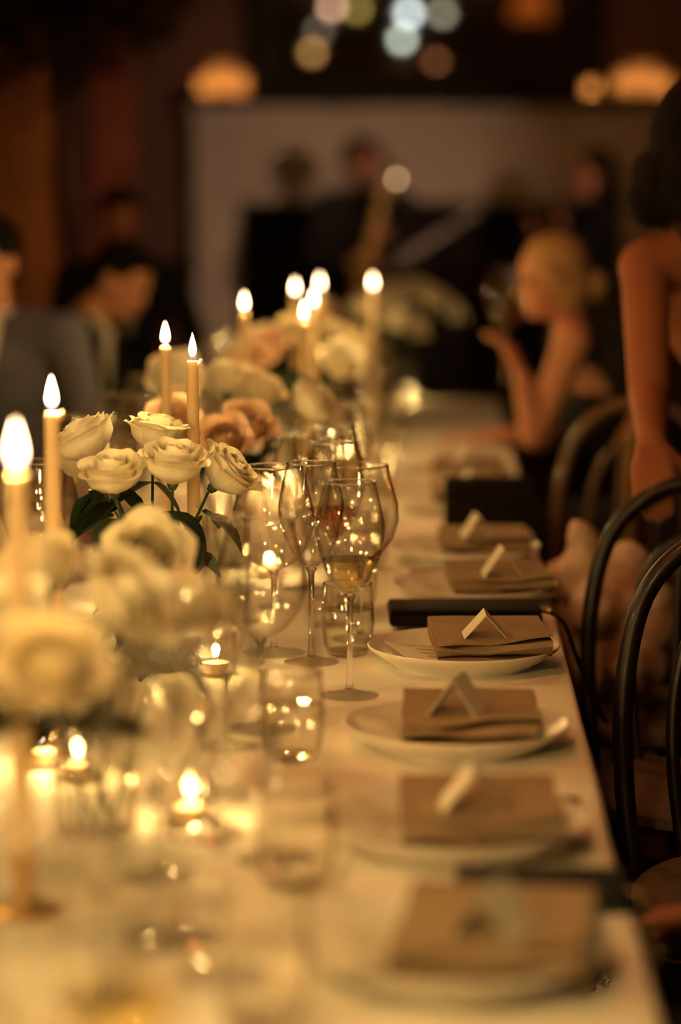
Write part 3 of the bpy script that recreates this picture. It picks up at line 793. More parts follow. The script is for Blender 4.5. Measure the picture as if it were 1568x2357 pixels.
def bouquet(cx, cy, roses, nm, sc=1.0):
    vase(cx, cy, 'clear glass vase of roses, ' + nm, sc)
    PL = {1: ['sole'], 2: ['left', 'right'], 3: ['left', 'middle', 'right'], 4: ['leftmost', 'second', 'third', 'rightmost'], 5: ['leftmost', 'second', 'middle', 'fourth', 'rightmost'], 6: ['leftmost', 'second', 'third', 'fourth', 'fifth', 'rightmost']}
    same = {}
    for r_ in roses:
        if len(r_) < 6: same.setdefault(r_[4], []).append(r_[0])
    def which(col, x): L = sorted(same[col]); return PL[len(L)][L.index(x)]
    for k, (x, y, z, size, col, *lab) in enumerate(roses):
        dx, dy = x - cx, y - cy; dist = math.hypot(dx, dy); az = math.atan2(dy, dx)
        a = 2.4 * k; base = (cx + .022 * sc * math.cos(a), cy + .022 * sc * math.sin(a), TZ + .0075)
        tl = min(R(52), dist * R(430)) if len(lab) < 2 else lab[1]
        if len(lab) > 2: az = lab[2]
        label = lab[0] if lab and lab[0] else which(col, x) + {'w': ' white', 'c': ' cream', 'b': ' blush pink'}[col] + ' rose in the ' + nm.replace(' one', '') + ' vase'
        rose((x, y, TZ + .03 + z), tl, az, size, col, base, label, 'roses in the ' + nm, 9 if nm.startswith('sharp') else 3)
# bloom base z is about 2 cm below the bloom centre
bouquet(-.375, 2.52, [
    (-.352, 2.12, .205, 1.15, 'c', 'large blurred cream rose nearest the camera at left', R(38), R(-80)), (-.350, 2.46, .212, 1.2, 'w', 'big blurred white rose tilted right, below the front rose', R(48), R(-30)), (-.365, 2.86, .205, 1.18, 'w', 'blurred white rose just before the sharp bouquet', R(60), R(-70)),
    (-.43, 2.40, .20, 1.05, 'w'), (-.44, 2.62, .215, 1.05, 'c'), (-.30, 2.66, .17, 1.0, 'c'), (-.41, 2.24, .19, 1.0, 'c')], 'nearest one', 1.0)
bouquet(-.41, 3.43, [
    (-.503, 3.43, .278, 1.08, 'w', 'sharp white rose, topmost left of the sharp bouquet', R(30), R(185)), (-.424, 3.47, .282, 1.0, 'w', 'sharp white rose, top middle of the sharp bouquet', R(8), R(0)),
    (-.462, 3.33, .240, 1.0, 'w', 'sharp white rose, front left of the sharp bouquet', R(20), R(-100)), (-.382, 3.34, .252, 1.05, 'w', 'sharp white rose, front right of the sharp bouquet', R(16), R(-70)), (-.330, 3.40, .240, 1.02, 'w', 'sharp white rose, rightmost of the sharp bouquet', R(45), R(-10)),
    (-.528, 3.58, .245, 1.0, 'w', 'soft white rose, left behind the sharp bouquet')], 'sharp middle one', 1.0)
bouquet(-.41, 4.42, [
    (-.272, 4.40, .262, 1.15, 'w', 'white rose at right of the third bouquet'), (-.42, 4.60, .275, 1.1, 'w'), (-.52, 4.66, .285, 1.15, 'w'), (-.352, 4.22, .235, 1.05, 'b'), (-.46, 4.08, .25, 1.05, 'b'), (-.368, 3.98, .235, 1.0, 'b'), (-.36, 4.5, .27, 1.0, 'c'), (-.47, 4.33, .25, 1.1, 'c')], 'third one')
bouquet(-.34, 5.75, [
    (-.41, 5.62, .28, 1.15, 'b'), (-.33, 5.72, .30, 1.15, 'c'), (-.235, 5.75, .285, 1.2, 'c'), (-.28, 5.9, .29, 1.1, 'w'), (-.45, 5.85, .28, 1.1, 'w'), (-.37, 6.0, .30, 1.1, 'c'), (-.25, 5.55, .26, 1.1, 'w'), (-.46, 5.6, .24, 1.1, 'b')], 'fourth one')
bouquet(-.26, 7.1, [
    (-.34, 7.0, .28, 1.15, 'b'), (-.25, 7.1, .30, 1.15, 'w'), (-.17, 7.05, .28, 1.2, 'w'), (-.22, 7.25, .29, 1.1, 'w'), (-.36, 7.2, .28, 1.1, 'c'), (-.12, 7.2, .25, 1.1, 'w')], 'fifth one')
bouquet(-.13, 8.05, [
    (-.24, 8.0, .28, 1.25, 'w'), (-.15, 8.0, .31, 1.25, 'w'), (-.06, 8.02, .30, 1.25, 'w'), (-.10, 8.15, .31, 1.2, 'w'), (-.20, 8.15, .30, 1.2, 'w'), (-.01, 8.1, .26, 1.2, 'w')], 'farthest one')

# ------------------------------------------------------------------ bags and small things on the table
cl = thing('evening_bag', 'black boxy handbag standing behind the far plates', 'handbag', (.088, 4.97, TZ))
obj('bag_body', rbox('body', .185, .05, .105, BLACKL, .01, 3), cl, (0, 0, 0), (0, 0, R(2)))
obj('flap', rbox('flap', .183, .054, .05, BLACKL, .008, 3), cl, (0, 0, .056), (0, 0, R(2)))
obj('wrist_strap', tube('strap', smoothpath([(.08, -.02, .08), (.096, -.045, .05), (.092, -.05, .0), (.098, -.04, .012)], 5), .009, BLACKL, 8, .5), cl)
cl = thing('flat_clutch', 'flat black clutch with a strap between two plates', 'clutch', (.028, 3.80, TZ), R(3))
obj('bag_body', rbox('body', .24, .15, .022, BLACKL, .008, 3), cl, (0, 0, .012))
obj('flap', rbox('flap', .238, .11, .006, BLACKL, .003, 2), cl, (0, -.022, .034))
obj('zip_pull', rbox('pull', .012, .004, .006, BRASS, .001), cl, (.098, -.077, .024))
obj('buckle', rbox('buckle', .02, .012, .008, BRASS, .002), cl, (.128, -.03, .026), (0, 0, R(-20)))
obj('strap', tube('strap', smoothpath([(.11, -.02, .03), (.135, -.035, .028), (.156, -.05, .012), (.172, -.06, -.03), (.196, -.08, -.10), (.215, -.11, -.13), (.200, -.12, -.10)], 6), .0055, BLACKL, 8, .45), cl)
o = tag(obj('folded_tissue', rbox('tissue', .07, .05, .010, SHIRT, .004, 2), None, (-.022, 3.665, TZ), (0, 0, R(4))), 'pale folded tissue lying before the flat black clutch', 'tissue')
o = thing('red_notebook', 'small dark red notebook beyond the fifth plate', 'notebook', (-.01, 4.29, TZ), R(3))
REDM = mat('dark red cloth binding', (.22, .012, .02), .6, var=.15)
obj('cover', rbox('cover', .11, .085, .002, REDM, .0008), o, (0, 0, 0)); obj('pages', rbox('pages', .106, .081, .008, PAPER, 0), o, (0, 0, .002)); obj('cover', rbox('cover', .11, .085, .002, REDM, .0008), o, (0, 0, .010))
cl = thing('slim_clutch', 'dark navy clutch between the two nearest plates at the edge', 'clutch', (.092, 2.275, TZ), R(-1))
obj('bag_body', rbox('body', .165, .085, .020, NAVYL, .007, 3), cl); obj('flap', rbox('flap', .163, .06, .005, NAVYL, .002, 2), cl, (0, .01, .020))
obj('strap', tube('strap', smoothpath([(.08, .0, .012), (.095, -.002, .01), (.105, -.006, -.025), (.118, -.012, -.05)], 5), .005, mat('pale strap leather', (.5, .36, .2), .6, var=.1), 8, .5), cl)

# ------------------------------------------------------------------ chairs (back at +y locally)
def make_chair(name, label, wood, seatm, panel=None):
    t = thing(name, label, 'chair')
    obj('seat', lathe([(.0001, .0), (.185, 0), (.2, .012), (.2, .03), (.185, .042), (.0001, .046)], seatm, 36, 'seat'), t, (0, 0, .43))
    for sx in (-1, 1):
        obj('leg', tube('leg', smoothpath([(sx * .13, -.12, .43), (sx * .15, -.15, .2), (sx * .175, -.18, 0)], 5), .014, wood, 10), t)
        obj('leg', tube('leg', smoothpath([(sx * .145, .12, .43), (sx * .15, .16, .2), (sx * .16, .22, 0)], 5), .014, wood, 10), t)
    ring = [(.155 * math.cos(a * PI / 12), .155 * math.sin(a * PI / 12), .22) for a in range(25)]
    obj('leg_ring', tube('ring', ring, .008, wood, 8), t)
    hoop = smoothpath([(-.17, .15, .40), (-.185, .19, .55), (-.185, .215, .70), (-.155, .235, .83), (-.085, .245, .905), (0, .248, .925), (.085, .245, .905), (.155, .235, .83), (.185, .215, .70), (.185, .19, .55), (.17, .15, .40)], 6)
    obj('back_hoop', tube('hoop', hoop, .0145, wood, 10), t)
    inner = smoothpath([(-.10, .165, .45), (-.115, .195, .58), (-.11, .217, .70), (-.075, .232, .80), (0, .238, .84), (.075, .232, .80), (.11, .217, .70), (.115, .195, .58), (.10, .165, .45)], 6)
    obj('inner_hoop', tube('hoop', inner, .010, wood, 10), t)
    for x in (-.035, .035):
        obj('back_spindle', tube('spindle', smoothpath([(x, .172, .46), (x * 1.2, .205, .62), (x, .234, .815)], 5), .0085, wood, 8), t)
    if panel:
        obj('back_panel', tube('panel', [(0, .21, .60), (0, .222, .70), (0, .232, .80), (0, .239, .88)], [.12, .165, .16, .09], panel, 20, .10), t)
    return t
chA = make_chair('bentwood_chair', '', WOODK, SEATM)
place(chA, False, (.455, 3.21, 0), R(4), 'dark bentwood chair nearest the camera at the right table edge', 'bentwood chairs')
place(chA, True, (.415, 3.79, 0), R(-3), 'dark bentwood chair gripped by the woman in the black dress', 'bentwood chairs')
place(chA, True, (.375, 4.38, 0), R(-60), 'dark bentwood chair holding the heaped floral wrap', 'bentwood chairs')
chB = make_chair('bentwood_chair', 'walnut bentwood chair with tan back panel behind the standing woman', WOODM, SEATT, SEATT)
place(chB, False, (.40, 5.42, 0), R(-12), 'walnut bentwood chair with a tan back panel beyond the standing woman', 'bentwood chairs')
place(chA, True, (.66, 6.42, 0), R(-85), 'dark bentwood chair under the seated blonde woman', 'bentwood chairs')
place(chA, True, (-1.18, 6.27, 0), R(8), 'dark bentwood chair under the man in grey', 'bentwood chairs')
place(chA, True, (-1.32, 7.36, 0), R(90), 'dark bentwood chair under the bowed man in black', 'bentwood chairs')
place(chA, True, (-1.22, 9.0, 0), R(20), 'dark bentwood chair under the man far back at left', 'bentwood chairs')

# ------------------------------------------------------------------ people
class Blob:
    """closed shapes gathered before they are fused into one skin"""
    def __init__(self): self.vs = []; self.fs = []
_UNIT = {}
def unit_sphere(n):
    if n not in _UNIT:
        m = n // 2 + 1; vs = [(0, 0, 1)]; fs = []
        for i in range(1, m):
            t = PI * i / m
            for k in range(n): a = 2 * PI * k / n; vs.append((math.sin(t) * math.cos(a), math.sin(t) * math.sin(a), math.cos(t)))
        vs.append((0, 0, -1)); last = len(vs) - 1
        for k in range(n):
            l = (k + 1) % n; fs.append((0, 1 + k, 1 + l)); fs.append((last, last - n + l, last - n + k))
        for i in range(m - 2):
            for k in range(n): l = (k + 1) % n; a = 1 + i * n; fs.append((a + k, a + n + k, a + n + l, a + l))
        _UNIT[n] = (vs, fs)
    return _UNIT[n]
def add_ball(bm, c, ax, rx, ry, rz, n=14):
    """ellipsoid: ax = 3 unit vectors (side, front, up)"""
    us, uf = unit_sphere(n); b = len(bm.vs); X = ax[0] * rx; Y = ax[1] * ry; Zz = ax[2] * rz
    bm.vs.extend([c + X * x + Y * y + Zz * z for x, y, z in us]); bm.fs.extend([tuple(i + b for i in f) for f in uf])
XYZ = (V((1, 0, 0)), V((0, 1, 0)), V((0, 0, 1)))
def add_cap(bm, p, q, r0, r1, n=12):
    p = V(p); q = V(q)
    add_ball(bm, p, XYZ, r0, r0, r0, n); add_ball(bm, q, XYZ, r1, r1, r1, n)
    vs, fs = tube_data([p, q], [r0, r1], n); b = len(bm.vs)
    bm.vs.extend(vs); bm.fs.extend([tuple(i + b for i in f) for f in fs])
def solidify_blob(name, bm, voxel, m, it=6, origin=(0, 0, 0)):
    me = bpy.data.meshes.new('tmp'); me.from_pydata([tuple(v) for v in bm.vs], [], bm.fs); me.update()
    t_ = bmesh.new(); t_.from_mesh(me); bmesh.ops.recalc_face_normals(t_, faces=t_.faces); t_.to_mesh(me); t_.free()
    o = bpy.data.objects.new('tmp', me); COL.objects.link(o)
    r = o.modifiers.new('r', 'REMESH'); r.mode = 'VOXEL'; r.voxel_size = voxel
    s = o.modifiers.new('s', 'SMOOTH'); s.factor = .5; s.iterations = it
    dg = bpy.context.evaluated_depsgraph_get()
    out = bpy.data.meshes.new_from_object(o.evaluated_get(dg))
    bpy.data.objects.remove(o); bpy.data.meshes.remove(me)
    out.name = name; out.materials.clear(); out.materials.append(m)
    out.transform(Matrix.Translation(-V(origin)))
    out.polygons.foreach_set('use_smooth', [True] * len(out.polygons))
    return out
def frame(front, up=V((0, 0, 1))):
    f = V(front).normalized(); s = f.cross(up).normalized(); u = s.cross(f).normalized()
    return (s, f, u)          # side = the person's right
def hand(bm, wrist, d, palm_n, thumb_side, curl, k=1.0):
    """palm + five bent fingers. d: hand direction, palm_n: palm normal, thumb_side: unit vector"""
    w = V(wrist); d = V(d).normalized(); n = V(palm_n).normalized(); n = (n - d * n.dot(d)).normalized(); t = V(thumb_side); t = (t - d * t.dot(d) - n * t.dot(n)).normalized()
    for a in (-.026, -.009, .009, .026):
        add_cap(bm, w + d * .012 * k + t * a * .6 * k, w + d * .085 * k + t * a * 1.15 * k, .014 * k, .0125 * k, 8)
    for a, L in ((.031, .070), (.0105, .080), (-.0105, .075), (-.031, .058)):
        p = w + d * .088 * k + t * a * k; dd = d.copy(); r_ = .0092 * k
        for j, seg in enumerate((.42, .32, .26)):
            ang = curl * (.6 + .5 * j)
            dd = (d * math.cos(ang) + n * math.sin(ang)).normalized(); ang += 0
            q = p + dd * L * seg * k
            add_cap(bm, p, q, r_, r_ * .92, 8); p = q; r_ *= .92
    p = w + d * .025 * k + t * .028 * k; dd = (d * .65 + t * .65 + n * .25).normalized()
    for seg in (.035, .028, .024):
        q = p + dd * seg * k; add_cap(bm, p, q, .0115 * k, .010 * k, 8); p = q; dd = (dd + d * .35 + n * curl * .4).normalized()
def head(bm, c, fr, k=1.0):
    s, f, u = fr
    add_ball(bm, c + u * .028 * k - f * .010 * k, fr, .074 * k, .092 * k, .088 * k, 18)       # cranium
    add_ball(bm, c - u * .030 * k + f * .022 * k, fr, .060 * k, .066 * k, .072 * k, 16)       # face
    add_ball(bm, c - u * .078 * k + f * .042 * k, fr, .038 * k, .038 * k, .030 * k, 12)       # chin
    add_ball(bm, c + u * .022 * k + f * .068 * k, fr, .050 * k, .018 * k, .012 * k, 12)       # brow
    add_cap(bm, c + u * .012 * k + f * .078 * k, c - u * .026 * k + f * .098 * k, .009 * k, .013 * k, 8)   # nose
    add_ball(bm, c - u * .052 * k + f * .078 * k, fr, .022 * k, .012 * k, .010 * k, 10)       # mouth
    for e in (-1, 1):
        add_ball(bm, c + s * e * .076 * k - u * .008 * k - f * .008 * k, fr, .010 * k, .020 * k, .032 * k, 10)   # ear
        add_ball(bm, c + s * e * .038 * k - u * .022 * k + f * .062 * k, fr, .022 * k, .016 * k, .018 * k, 10)   # cheek
def face_parts(root, c, fr, k, org):
    s, f, u = fr
    em = sphere_me('eye', .0125 * k, EYEM, 10)
    for e in (-1, 1): obj('eye', em, root, c + s * e * .031 * k + u * .003 * k + f * .070 * k - org)
    lm = sphere_me('lips', .02 * k, LIPM, 12)
    l = obj('lips', lm, root, c - u * .052 * k + f * .0835 * k - org, scale=(1, .32, .4)); l.rotation_euler = (0, 0, math.atan2(f.y, f.x) - PI / 2)
def torso(bm, J, fr, sw, g=0.0, male=True):
    s, f, u = fr
    add_ball(bm, V(J['chest']), fr, sw * .80 + g, .105 + g, .155 + g, 18)
    add_ball(bm, (V(J['chest']) + V(J['waist'])) / 2, fr, sw * .72 + g, .098 + g, .13 + g, 16)
    add_ball(bm, V(J['waist']), fr, (.145 if male else .125) + g, .095 + g, .13 + g, 16)
    add_ball(bm, V(J['pelvis']), fr, .165 + g, .115 + g, .12 + g, 16)
    add_cap(bm, V(J['waist']), V(J['pelvis']), .10 + g, .11 + g)
    add_cap(bm, V(J['sl']), V(J['sr']), .052 + g, .052 + g)
    nk = V(J['neck'])
    for k in ('sl', 'sr'): add_cap(bm, nk - u * .03, V(J[k]), .045 + g, .05 + g)
def arm(bm, J, k, g=0, r=(.047, .039, .027), to=1.0):
    sh, el, wr = V(J['s' + k]), V(J['e' + k]), V(J['w' + k])
    add_cap(bm, sh, el, r[0] + g, r[1] + g); add_cap(bm, el, el.lerp(wr, to), r[1] + g, (r[2] + (r[1] - r[2]) * (1 - to)) + g)
def leg(bm, J, k, g=0, to=1.0, foot=True):
    h, n, a = V(J['h' + k]), V(J['k' + k]), V(J['a' + k])
    add_cap(bm, h, n, .083 + g, .055 + g); mid = n.lerp(a, .35); add_cap(bm, n, mid, .055 + g, .052 + g); add_cap(bm, mid, n.lerp(a, to), .052 + g, (.038 if not g else .05) + g)
    if foot:
        d = V(J.get('toe' + k, (0, -1, 0))).normalized(); 
        add_cap(bm, V((a.x, a.y, .04)) - d * .03, V((a.x, a.y, .03)) + d * .14, .036, .028)
def person(label, J, tf, hf, skin, hair, male=True, sw=.19, voxel=.011, outfit='suit', cloth=None, hands=((0, 0), (0, 0)), hup=V((0, 0, 1)), hk=1.0, hair_kind='short', group=None, shirt=True):
    """J: joints in world coordinates; tf / hf: directions the torso / face look"""
    org = V((J['pelvis'][0], J['pelvis'][1], 0)); root = thing('person', label, 'person', org)
    spine = (V(J['neck']) - V(J['pelvis'])).normalized()
    tfr = frame(tf, spine); hfr = frame(hf, hup); c = V(J['head'])
    bm = Blob()
    head(bm, c, hfr, hk); add_cap(bm, c - hfr[2] * .06 - hfr[1] * .015, V(J['neck']) - spine * .03, .052 * (1 if male else .85), .056 * (1 if male else .9))
    torso(bm, J, tfr, sw, 0, male)
    for k in 'lr': arm(bm, J, k); leg(bm, J, k)
    for k, hd_ in zip('lr', hands):
        hand(bm, J['w' + k], *hd_)
    body = obj('body', solidify_blob('body', bm, voxel, skin, 5, org), root)
    face_parts(root, c, hfr, hk, org)
    # hair
    s, f, u = hfr; bm = Blob()
    add_ball(bm, c + u * .040 * hk - f * .022 * hk, hfr, .083 * hk, .094 * hk, .090 * hk, 20)
    if hair_kind == 'short': add_ball(bm, c + u * .092 * hk + f * .035 * hk, hfr, .062 * hk, .05 * hk, .03 * hk, 14); add_ball(bm, c - u * .02 * hk - f * .06 * hk, hfr, .066 * hk, .048 * hk, .06 * hk, 14)
    if hair_kind == 'curly':
        rr = random.Random(5)
        for i in range(46):
            a = rr.uniform(0, 6.28); e = rr.uniform(-.2, 1); dd = s * math.cos(a) * math.sqrt(1 - e * e) + f * (math.sin(a) * math.sqrt(1 - e * e)) + u * e
            if dd.dot(f) > .5 and e < .55: continue
            add_ball(bm, c + u * .03 * hk + dd * .096 * hk, XYZ, .03, .03, .03, 8)
    if hair_kind == 'bun':
        add_ball(bm, c - u * .03 * hk - f * .05 * hk, hfr, .078 * hk, .066 * hk, .08 * hk, 14); add_ball(bm, c - u * .035 * hk - f * .125 * hk, hfr, .05 * hk, .045 * hk, .05 * hk, 14)
        for e in (-1, 1): add_cap(bm, c + s * e * .066 * hk + u * .03 * hk + f * .03 * hk, c + s * e * .068 * hk - u * .05 * hk - f * .03 * hk, .022, .018)
    if hair_kind == 'bob':
        add_ball(bm, c, hfr, .108, .112, .125, 20)
        for q, r_ in (((-.075, -.035, -.075), .06), ((-.105, -.03, -.105), .045), ((-.03, -.07, -.07), .065), ((.03, -.075, -.045), .065), ((.08, -.05, -.03), .06), ((-.09, .02, -.06), .05)):
            add_ball(bm, c + V(q), XYZ, r_, r_, r_ * 1.1, 12)
    if hair_kind == 'long':
        add_ball(bm, c - u * .02 * hk - f * .05 * hk, hfr, .092 * hk, .075 * hk, .12 * hk, 18)
        for a in (-.075, -.04, 0, .04, .075):
            add_cap(bm, c + s * a - f * .06 + u * .02, c + s * a * 1.25 - f * .085 - V((0, 0, .17)), .045, .034)
    obj('hair', solidify_blob('hair', bm, voxel * .9, hair, 4, org), root)
    # clothes
    if outfit == 'suit':
        bm = Blob(); torso(bm, J, tfr, sw, .018, male)
        for k in 'lr': arm(bm, J, k, .014, to=.94)
        add_cap(bm, V(J['pelvis']) + tfr[1] * .02, V(J['pelvis']) - spine * .06, .14, .14)
        obj('jacket', solidify_blob('jacket', bm, voxel, cloth, 7, org), root)
        bm = Blob()
        for k in 'lr': leg(bm, J, k, .013, .93, False)
        add_ball(bm, V(J['pelvis']), tfr, .172, .122, .12, 16)
        obj('trousers', solidify_blob('trousers', bm, voxel, SUITK if cloth is SUITK else cloth, 6, org), root)
        for k in 'lr':
            d = V(J.get('toe' + k, (0, -1, 0))).normalized(); a = V(J['a' + k]); bm = Blob()
            add_cap(bm, V((a.x, a.y, .045)) - d * .03, V((a.x, a.y, .035)) + d * .15, .045, .035)
            obj('shoe', solidify_blob('shoe', bm, voxel, BLACKL, 4, org), root)
        # shirt front: a V of white over the chest, collar and tie
        nk = V(J['neck']); ch = V(J['chest']); s, f, u = tfr; SM = SHIRT if shirt else SUITK
        top = nk + f * .055; bot = ch + f * .132 - u * .06; mid = ch + f * .137 + u * .07
        vs = []; fs = []
        for p, w in ((top + u * .02, .050), (nk.lerp(mid, .5) + f * .055, .058), (mid, .05), (bot, .012)):
            for e in (-1, 0, 1): vs += [p + s * e * w - f * abs(e) * .012]
        for i in range(3):
            for e in range(2): a = i * 3 + e; fs.append((a, a + 1, a + 4, a + 3))
        me = mesh('shirt', [v - org for v in vs], fs, SM); o = obj('shirt_front', me, root); o.modifiers.new('s', 'SOLIDIFY').thickness = .008
        cm = [nk + u * .01 + (s * math.cos(a) * .066 + f * math.sin(a) * .062) - org for a in [PI / 2 + .25 + i * (2 * PI - .5) / 14 for i in range(15)]]
        obj('collar', tube('collar', cm, .022, SM, 8, .5), root)
    if outfit == 'dress':
        bm = Blob(); s, f, u = tfr
        if hair_kind == 'bob': add_ball(bm, V(J['chest']) - u * .13, tfr, sw * .80, .115, .075, 18)
        else: add_ball(bm, V(J['chest']) - u * .05, tfr, sw * .80 + .010, .118, .115, 18)
        if hair_kind == 'bun': add_ball(bm, V(J['chest']) - f * .035 + u * .04, tfr, sw * .86, .10, .15, 18); add_ball(bm, V((.435, 6.42, 1.0)), XYZ, .125, .165, .14, 18)
        add_ball(bm, V(J['waist']), tfr, .135, .106, .14, 16); add_cap(bm, V(J['chest']) - u * (.15 if hair_kind == 'bob' else .06), V(J['waist']), .105, .108)
        add_ball(bm, V(J['pelvis']), tfr, .178, .128, .14, 16); add_cap(bm, V(J['waist']), V(J['pelvis']), .112, .125)
        for k in 'lr':
            h, n, a = V(J['h' + k]), V(J['k' + k]), V(J['a' + k]); add_cap(bm, h, n, .098, .085); add_cap(bm, n, n.lerp(a, .75), .085, .075)
        add_cap(bm, (V(J['hl']) + V(J['hr'])) / 2, (V(J['kl']) + V(J['kr'])) / 2, .10, .09)
        obj('dress', solidify_blob('dress', bm, voxel, cloth, 6, org), root)
        for k in 'lr':
            sh = V(J['s' + k]); ax = sh.lerp(V(J['neck']), .42)
            pa = smoothpath([V(J['chest']) + (ax - V(J['chest'])).project(s) * .9 - f * .112 - u * .0, ax - f * .06 + u * .042, ax + u * .056, ax + f * .06 + u * .03, V(J['chest']) + (ax - V(J['chest'])).project(s) * .9 + f * .115 - u * .0], 5)
            obj('shoulder_strap', tube('strap', [p - org for p in pa], .008, cloth, 8, .5), root)
            d = V(J.get('toe' + k, (0, -1, 0))).normalized(); a = V(J['a' + k]); bm = Blob()
            add_cap(bm, V((a.x, a.y, .045)) - d * .03, V((a.x, a.y, .03)) + d * .15, .042, .031)
            obj('shoe', solidify_blob('shoe', bm, voxel, BLACKL, 4, org), root)
    return root
def seated(x, y, f, lean=0.0, hz=1.2, head_off=(0, 0), sw=.19, el_out=.09):
    """joints of a person seated at (x, y) facing f, head centre at height hz; lean = forward shift of the chest"""
    f = V((f[0], f[1], 0)).normalized(); s = f.cross(V((0, 0, 1)))        # s = the person's right
    b = V((x, y, 0)); sc = (hz - .50) / .72
    J = dict(pelvis=b + V((0, 0, .54)), waist=b + f * lean * .35 + V((0, 0, .54 + .20 * sc)), chest=b + f * lean * .8 + V((0, 0, .54 + .38 * sc)), neck=b + f * lean + V((0, 0, .54 + .55 * sc)))
    J['head'] = b + f * (lean + head_off[0]) + s * head_off[1] + V((0, 0, hz))
    for k, e in (('l', -1), ('r', 1)):
        J['s' + k] = J['neck'] + s * e * sw - V((0, 0, .055)) - f * .0
        J['h' + k] = b + s * e * .09 + f * .03 + V((0, 0, .525)); J['k' + k] = b + s * e * .11 + f * .46 + V((0, 0, .50)); J['a' + k] = b + s * e * .11 + f * .46 + V((0, 0, .07)); J['toe' + k] = f
        J['e' + k] = J['s' + k] + s * e * el_out - V((0, 0, .27)) + f * .06
        J['w' + k] = J['e' + k] + f * .21 - s * e * .05 + V((0, 0, -.03))
    return J, f, s

Z = V((0, 0, 1))
# man in a grey suit at the left edge, turned to the camera
J, f, s = seated(-1.185, 6.27, (-.12, -1), .03, 1.235, (.02, 0), .20)
for k, e in (('l', -1), ('r', 1)): J['e' + k].z = .78; J['w' + k] = J['h' + k] + f * .22 + V((0, 0, .12)) - s * e * .02
person('man in a blue grey suit and white shirt cut by the left edge', J, f, (-.45, -1, -.05), SKIN, HAIRK, True, .20, .010, 'suit', SUITG, ((f, -Z, s, .5), (f, -Z, -s, .5)))
# man in black, head bowed over the table, facing right
J, f, s = seated(-1.32, 7.36, (1, -.05), .20, 1.15, (.13, .0), .19)
for k, e in (('l', -1), ('r', 1)): J['e' + k] = J['s' + k] + f * .12 + s * e * .06 - V((0, 0, .25)); J['w' + k] = V((-.80, J['e' + k].y - (.04 * e) * s.y, .78))
person('man in black suit with bowed head at the left of the table', J, f, (1, -.45, -.55), SKIN, HAIRK, True, .19, .010, 'suit', SUITK, ((f, -Z, s, .35), (f, -Z, -s, .35)), hup=V((.35, 0, 1)))
# man further back at left
J, f, s = seated(-1.22, 9.0, (.3, -1), .02, 1.32, (.02, 0), .19)
for k, e in (('l', -1), ('r', 1)): J['w' + k] = J['h' + k] + f * .26 + V((0, 0, .10))
person('dim man in a dark suit far back at left', J, f, (.4, -1, -.1), SKIN2, HAIRK, True, .19, .014, 'suit', SUITK, ((f, -Z, s, .4), (f, -Z, -s, .4)))
# blonde woman in a black dress seated right, leaning to the table and holding a glass
J, f, s = seated(.64, 6.42, (-1, -.08), .30, 1.19, (.075, .0), .165)
J['el'] = V((.225, 6.20, .795)); J['wl'] = V((.19, 6.16, .945)); J['er'] = J['sr'] + V((-.06, .05, -.26)); J['wr'] = V((.14, 6.52, .76))
J['sl'] = J['sl'] + V((-.035, -.02, .025))
person('blonde woman with bare shoulders seated at right, facing left', J, f, (-1, -.35, -.12), SKIN, HAIRB, False, .165, .009, 'dress', DRESS, ((V((-.35, .1, .8)), V((-.9, .3, -.3)), V((0, 1, 0)), .7), (V((-1, 0, 0)), -Z, V((0, -1, 0)), .25)), hk=.95, hair_kind='bun')

def standing(x, y, f, h, sw=.19):
    f = V((f[0], f[1], 0)).normalized(); s = f.cross(V((0, 0, 1))); b = V((x, y, 0)); k_ = h / 1.75
    J = dict(pelvis=b + V((0, 0, .95 * k_)), waist=b + V((0, 0, 1.10 * k_)), chest=b + V((0, 0, 1.29 * k_)), neck=b + V((0, 0, 1.48 * k_)), head=b + f * .02 + V((0, 0, h - .125)))
    for k, e in (('l', -1), ('r', 1)):
        J['s' + k] = J['neck'] + s * e * sw - V((0, 0, .06)); J['h' + k] = b + s * e * .09 + V((0, 0, .90 * k_)); J['k' + k] = b + s * e * .10 + f * .02 + V((0, 0, .49 * k_)); J['a' + k] = b + s * e * .11 + V((0, 0, .07)); J['toe' + k] = f
        J['e' + k] = J['s' + k] + s * e * .05 - V((0, 0, .29)); J['w' + k] = J['e' + k] + f * .06 - V((0, 0, .25))
    return J, f, s
# saxophone player before the fireplace
J, f, s = standing(-.44, 12.35, (.25, -1), 1.70)
J['er'] = J['sr'] + V((-.05, -.08, -.27)); J['wr'] = V((-.44, 12.02, .98)); J['el'] = J['sl'] + V((.08, -.10, -.25)); J['wl'] = V((-.30, 12.05, 1.22))
person('musician in black with bushy dark hair playing before the fireplace', J, f, (.35, -1, -.05), SKIN2, HAIRK, True, .19, .014, 'suit', SUITK, ((V((-.3, -.5, .1)), V((0, -1, -.2)), Z, .8), (V((.4, -.5, .1)), V((0, -1, -.2)), Z, .8)), hair_kind='curly', shirt=False)
# dark-haired woman standing at right, hands raised
J, f, s = standing(.70, 11.6, (-1, -.25), 1.645, .17)
J['el'] = J['sl'] + f * .13 - V((0, 0, .24)); J['wl'] = J['el'] + f * .08 + V((0, 0, .16)); J['er'] = J['sr'] + f * .12 - V((0, 0, .25)); J['wr'] = J['er'] + f * .12 + V((0, 0, .12))
person('dark haired woman in black standing beside the fireplace, hands raised', J, f, (-1, -.3, 0), SKIN2, HAIRK, False, .17, .013, 'suit', SUITK, ((V((-.2, 0, 1)), f, V((0, 1, 0)), .3), (V((-.3, 0, 1)), f, V((0, -1, 0)), .3)), hair_kind='long', shirt=False)

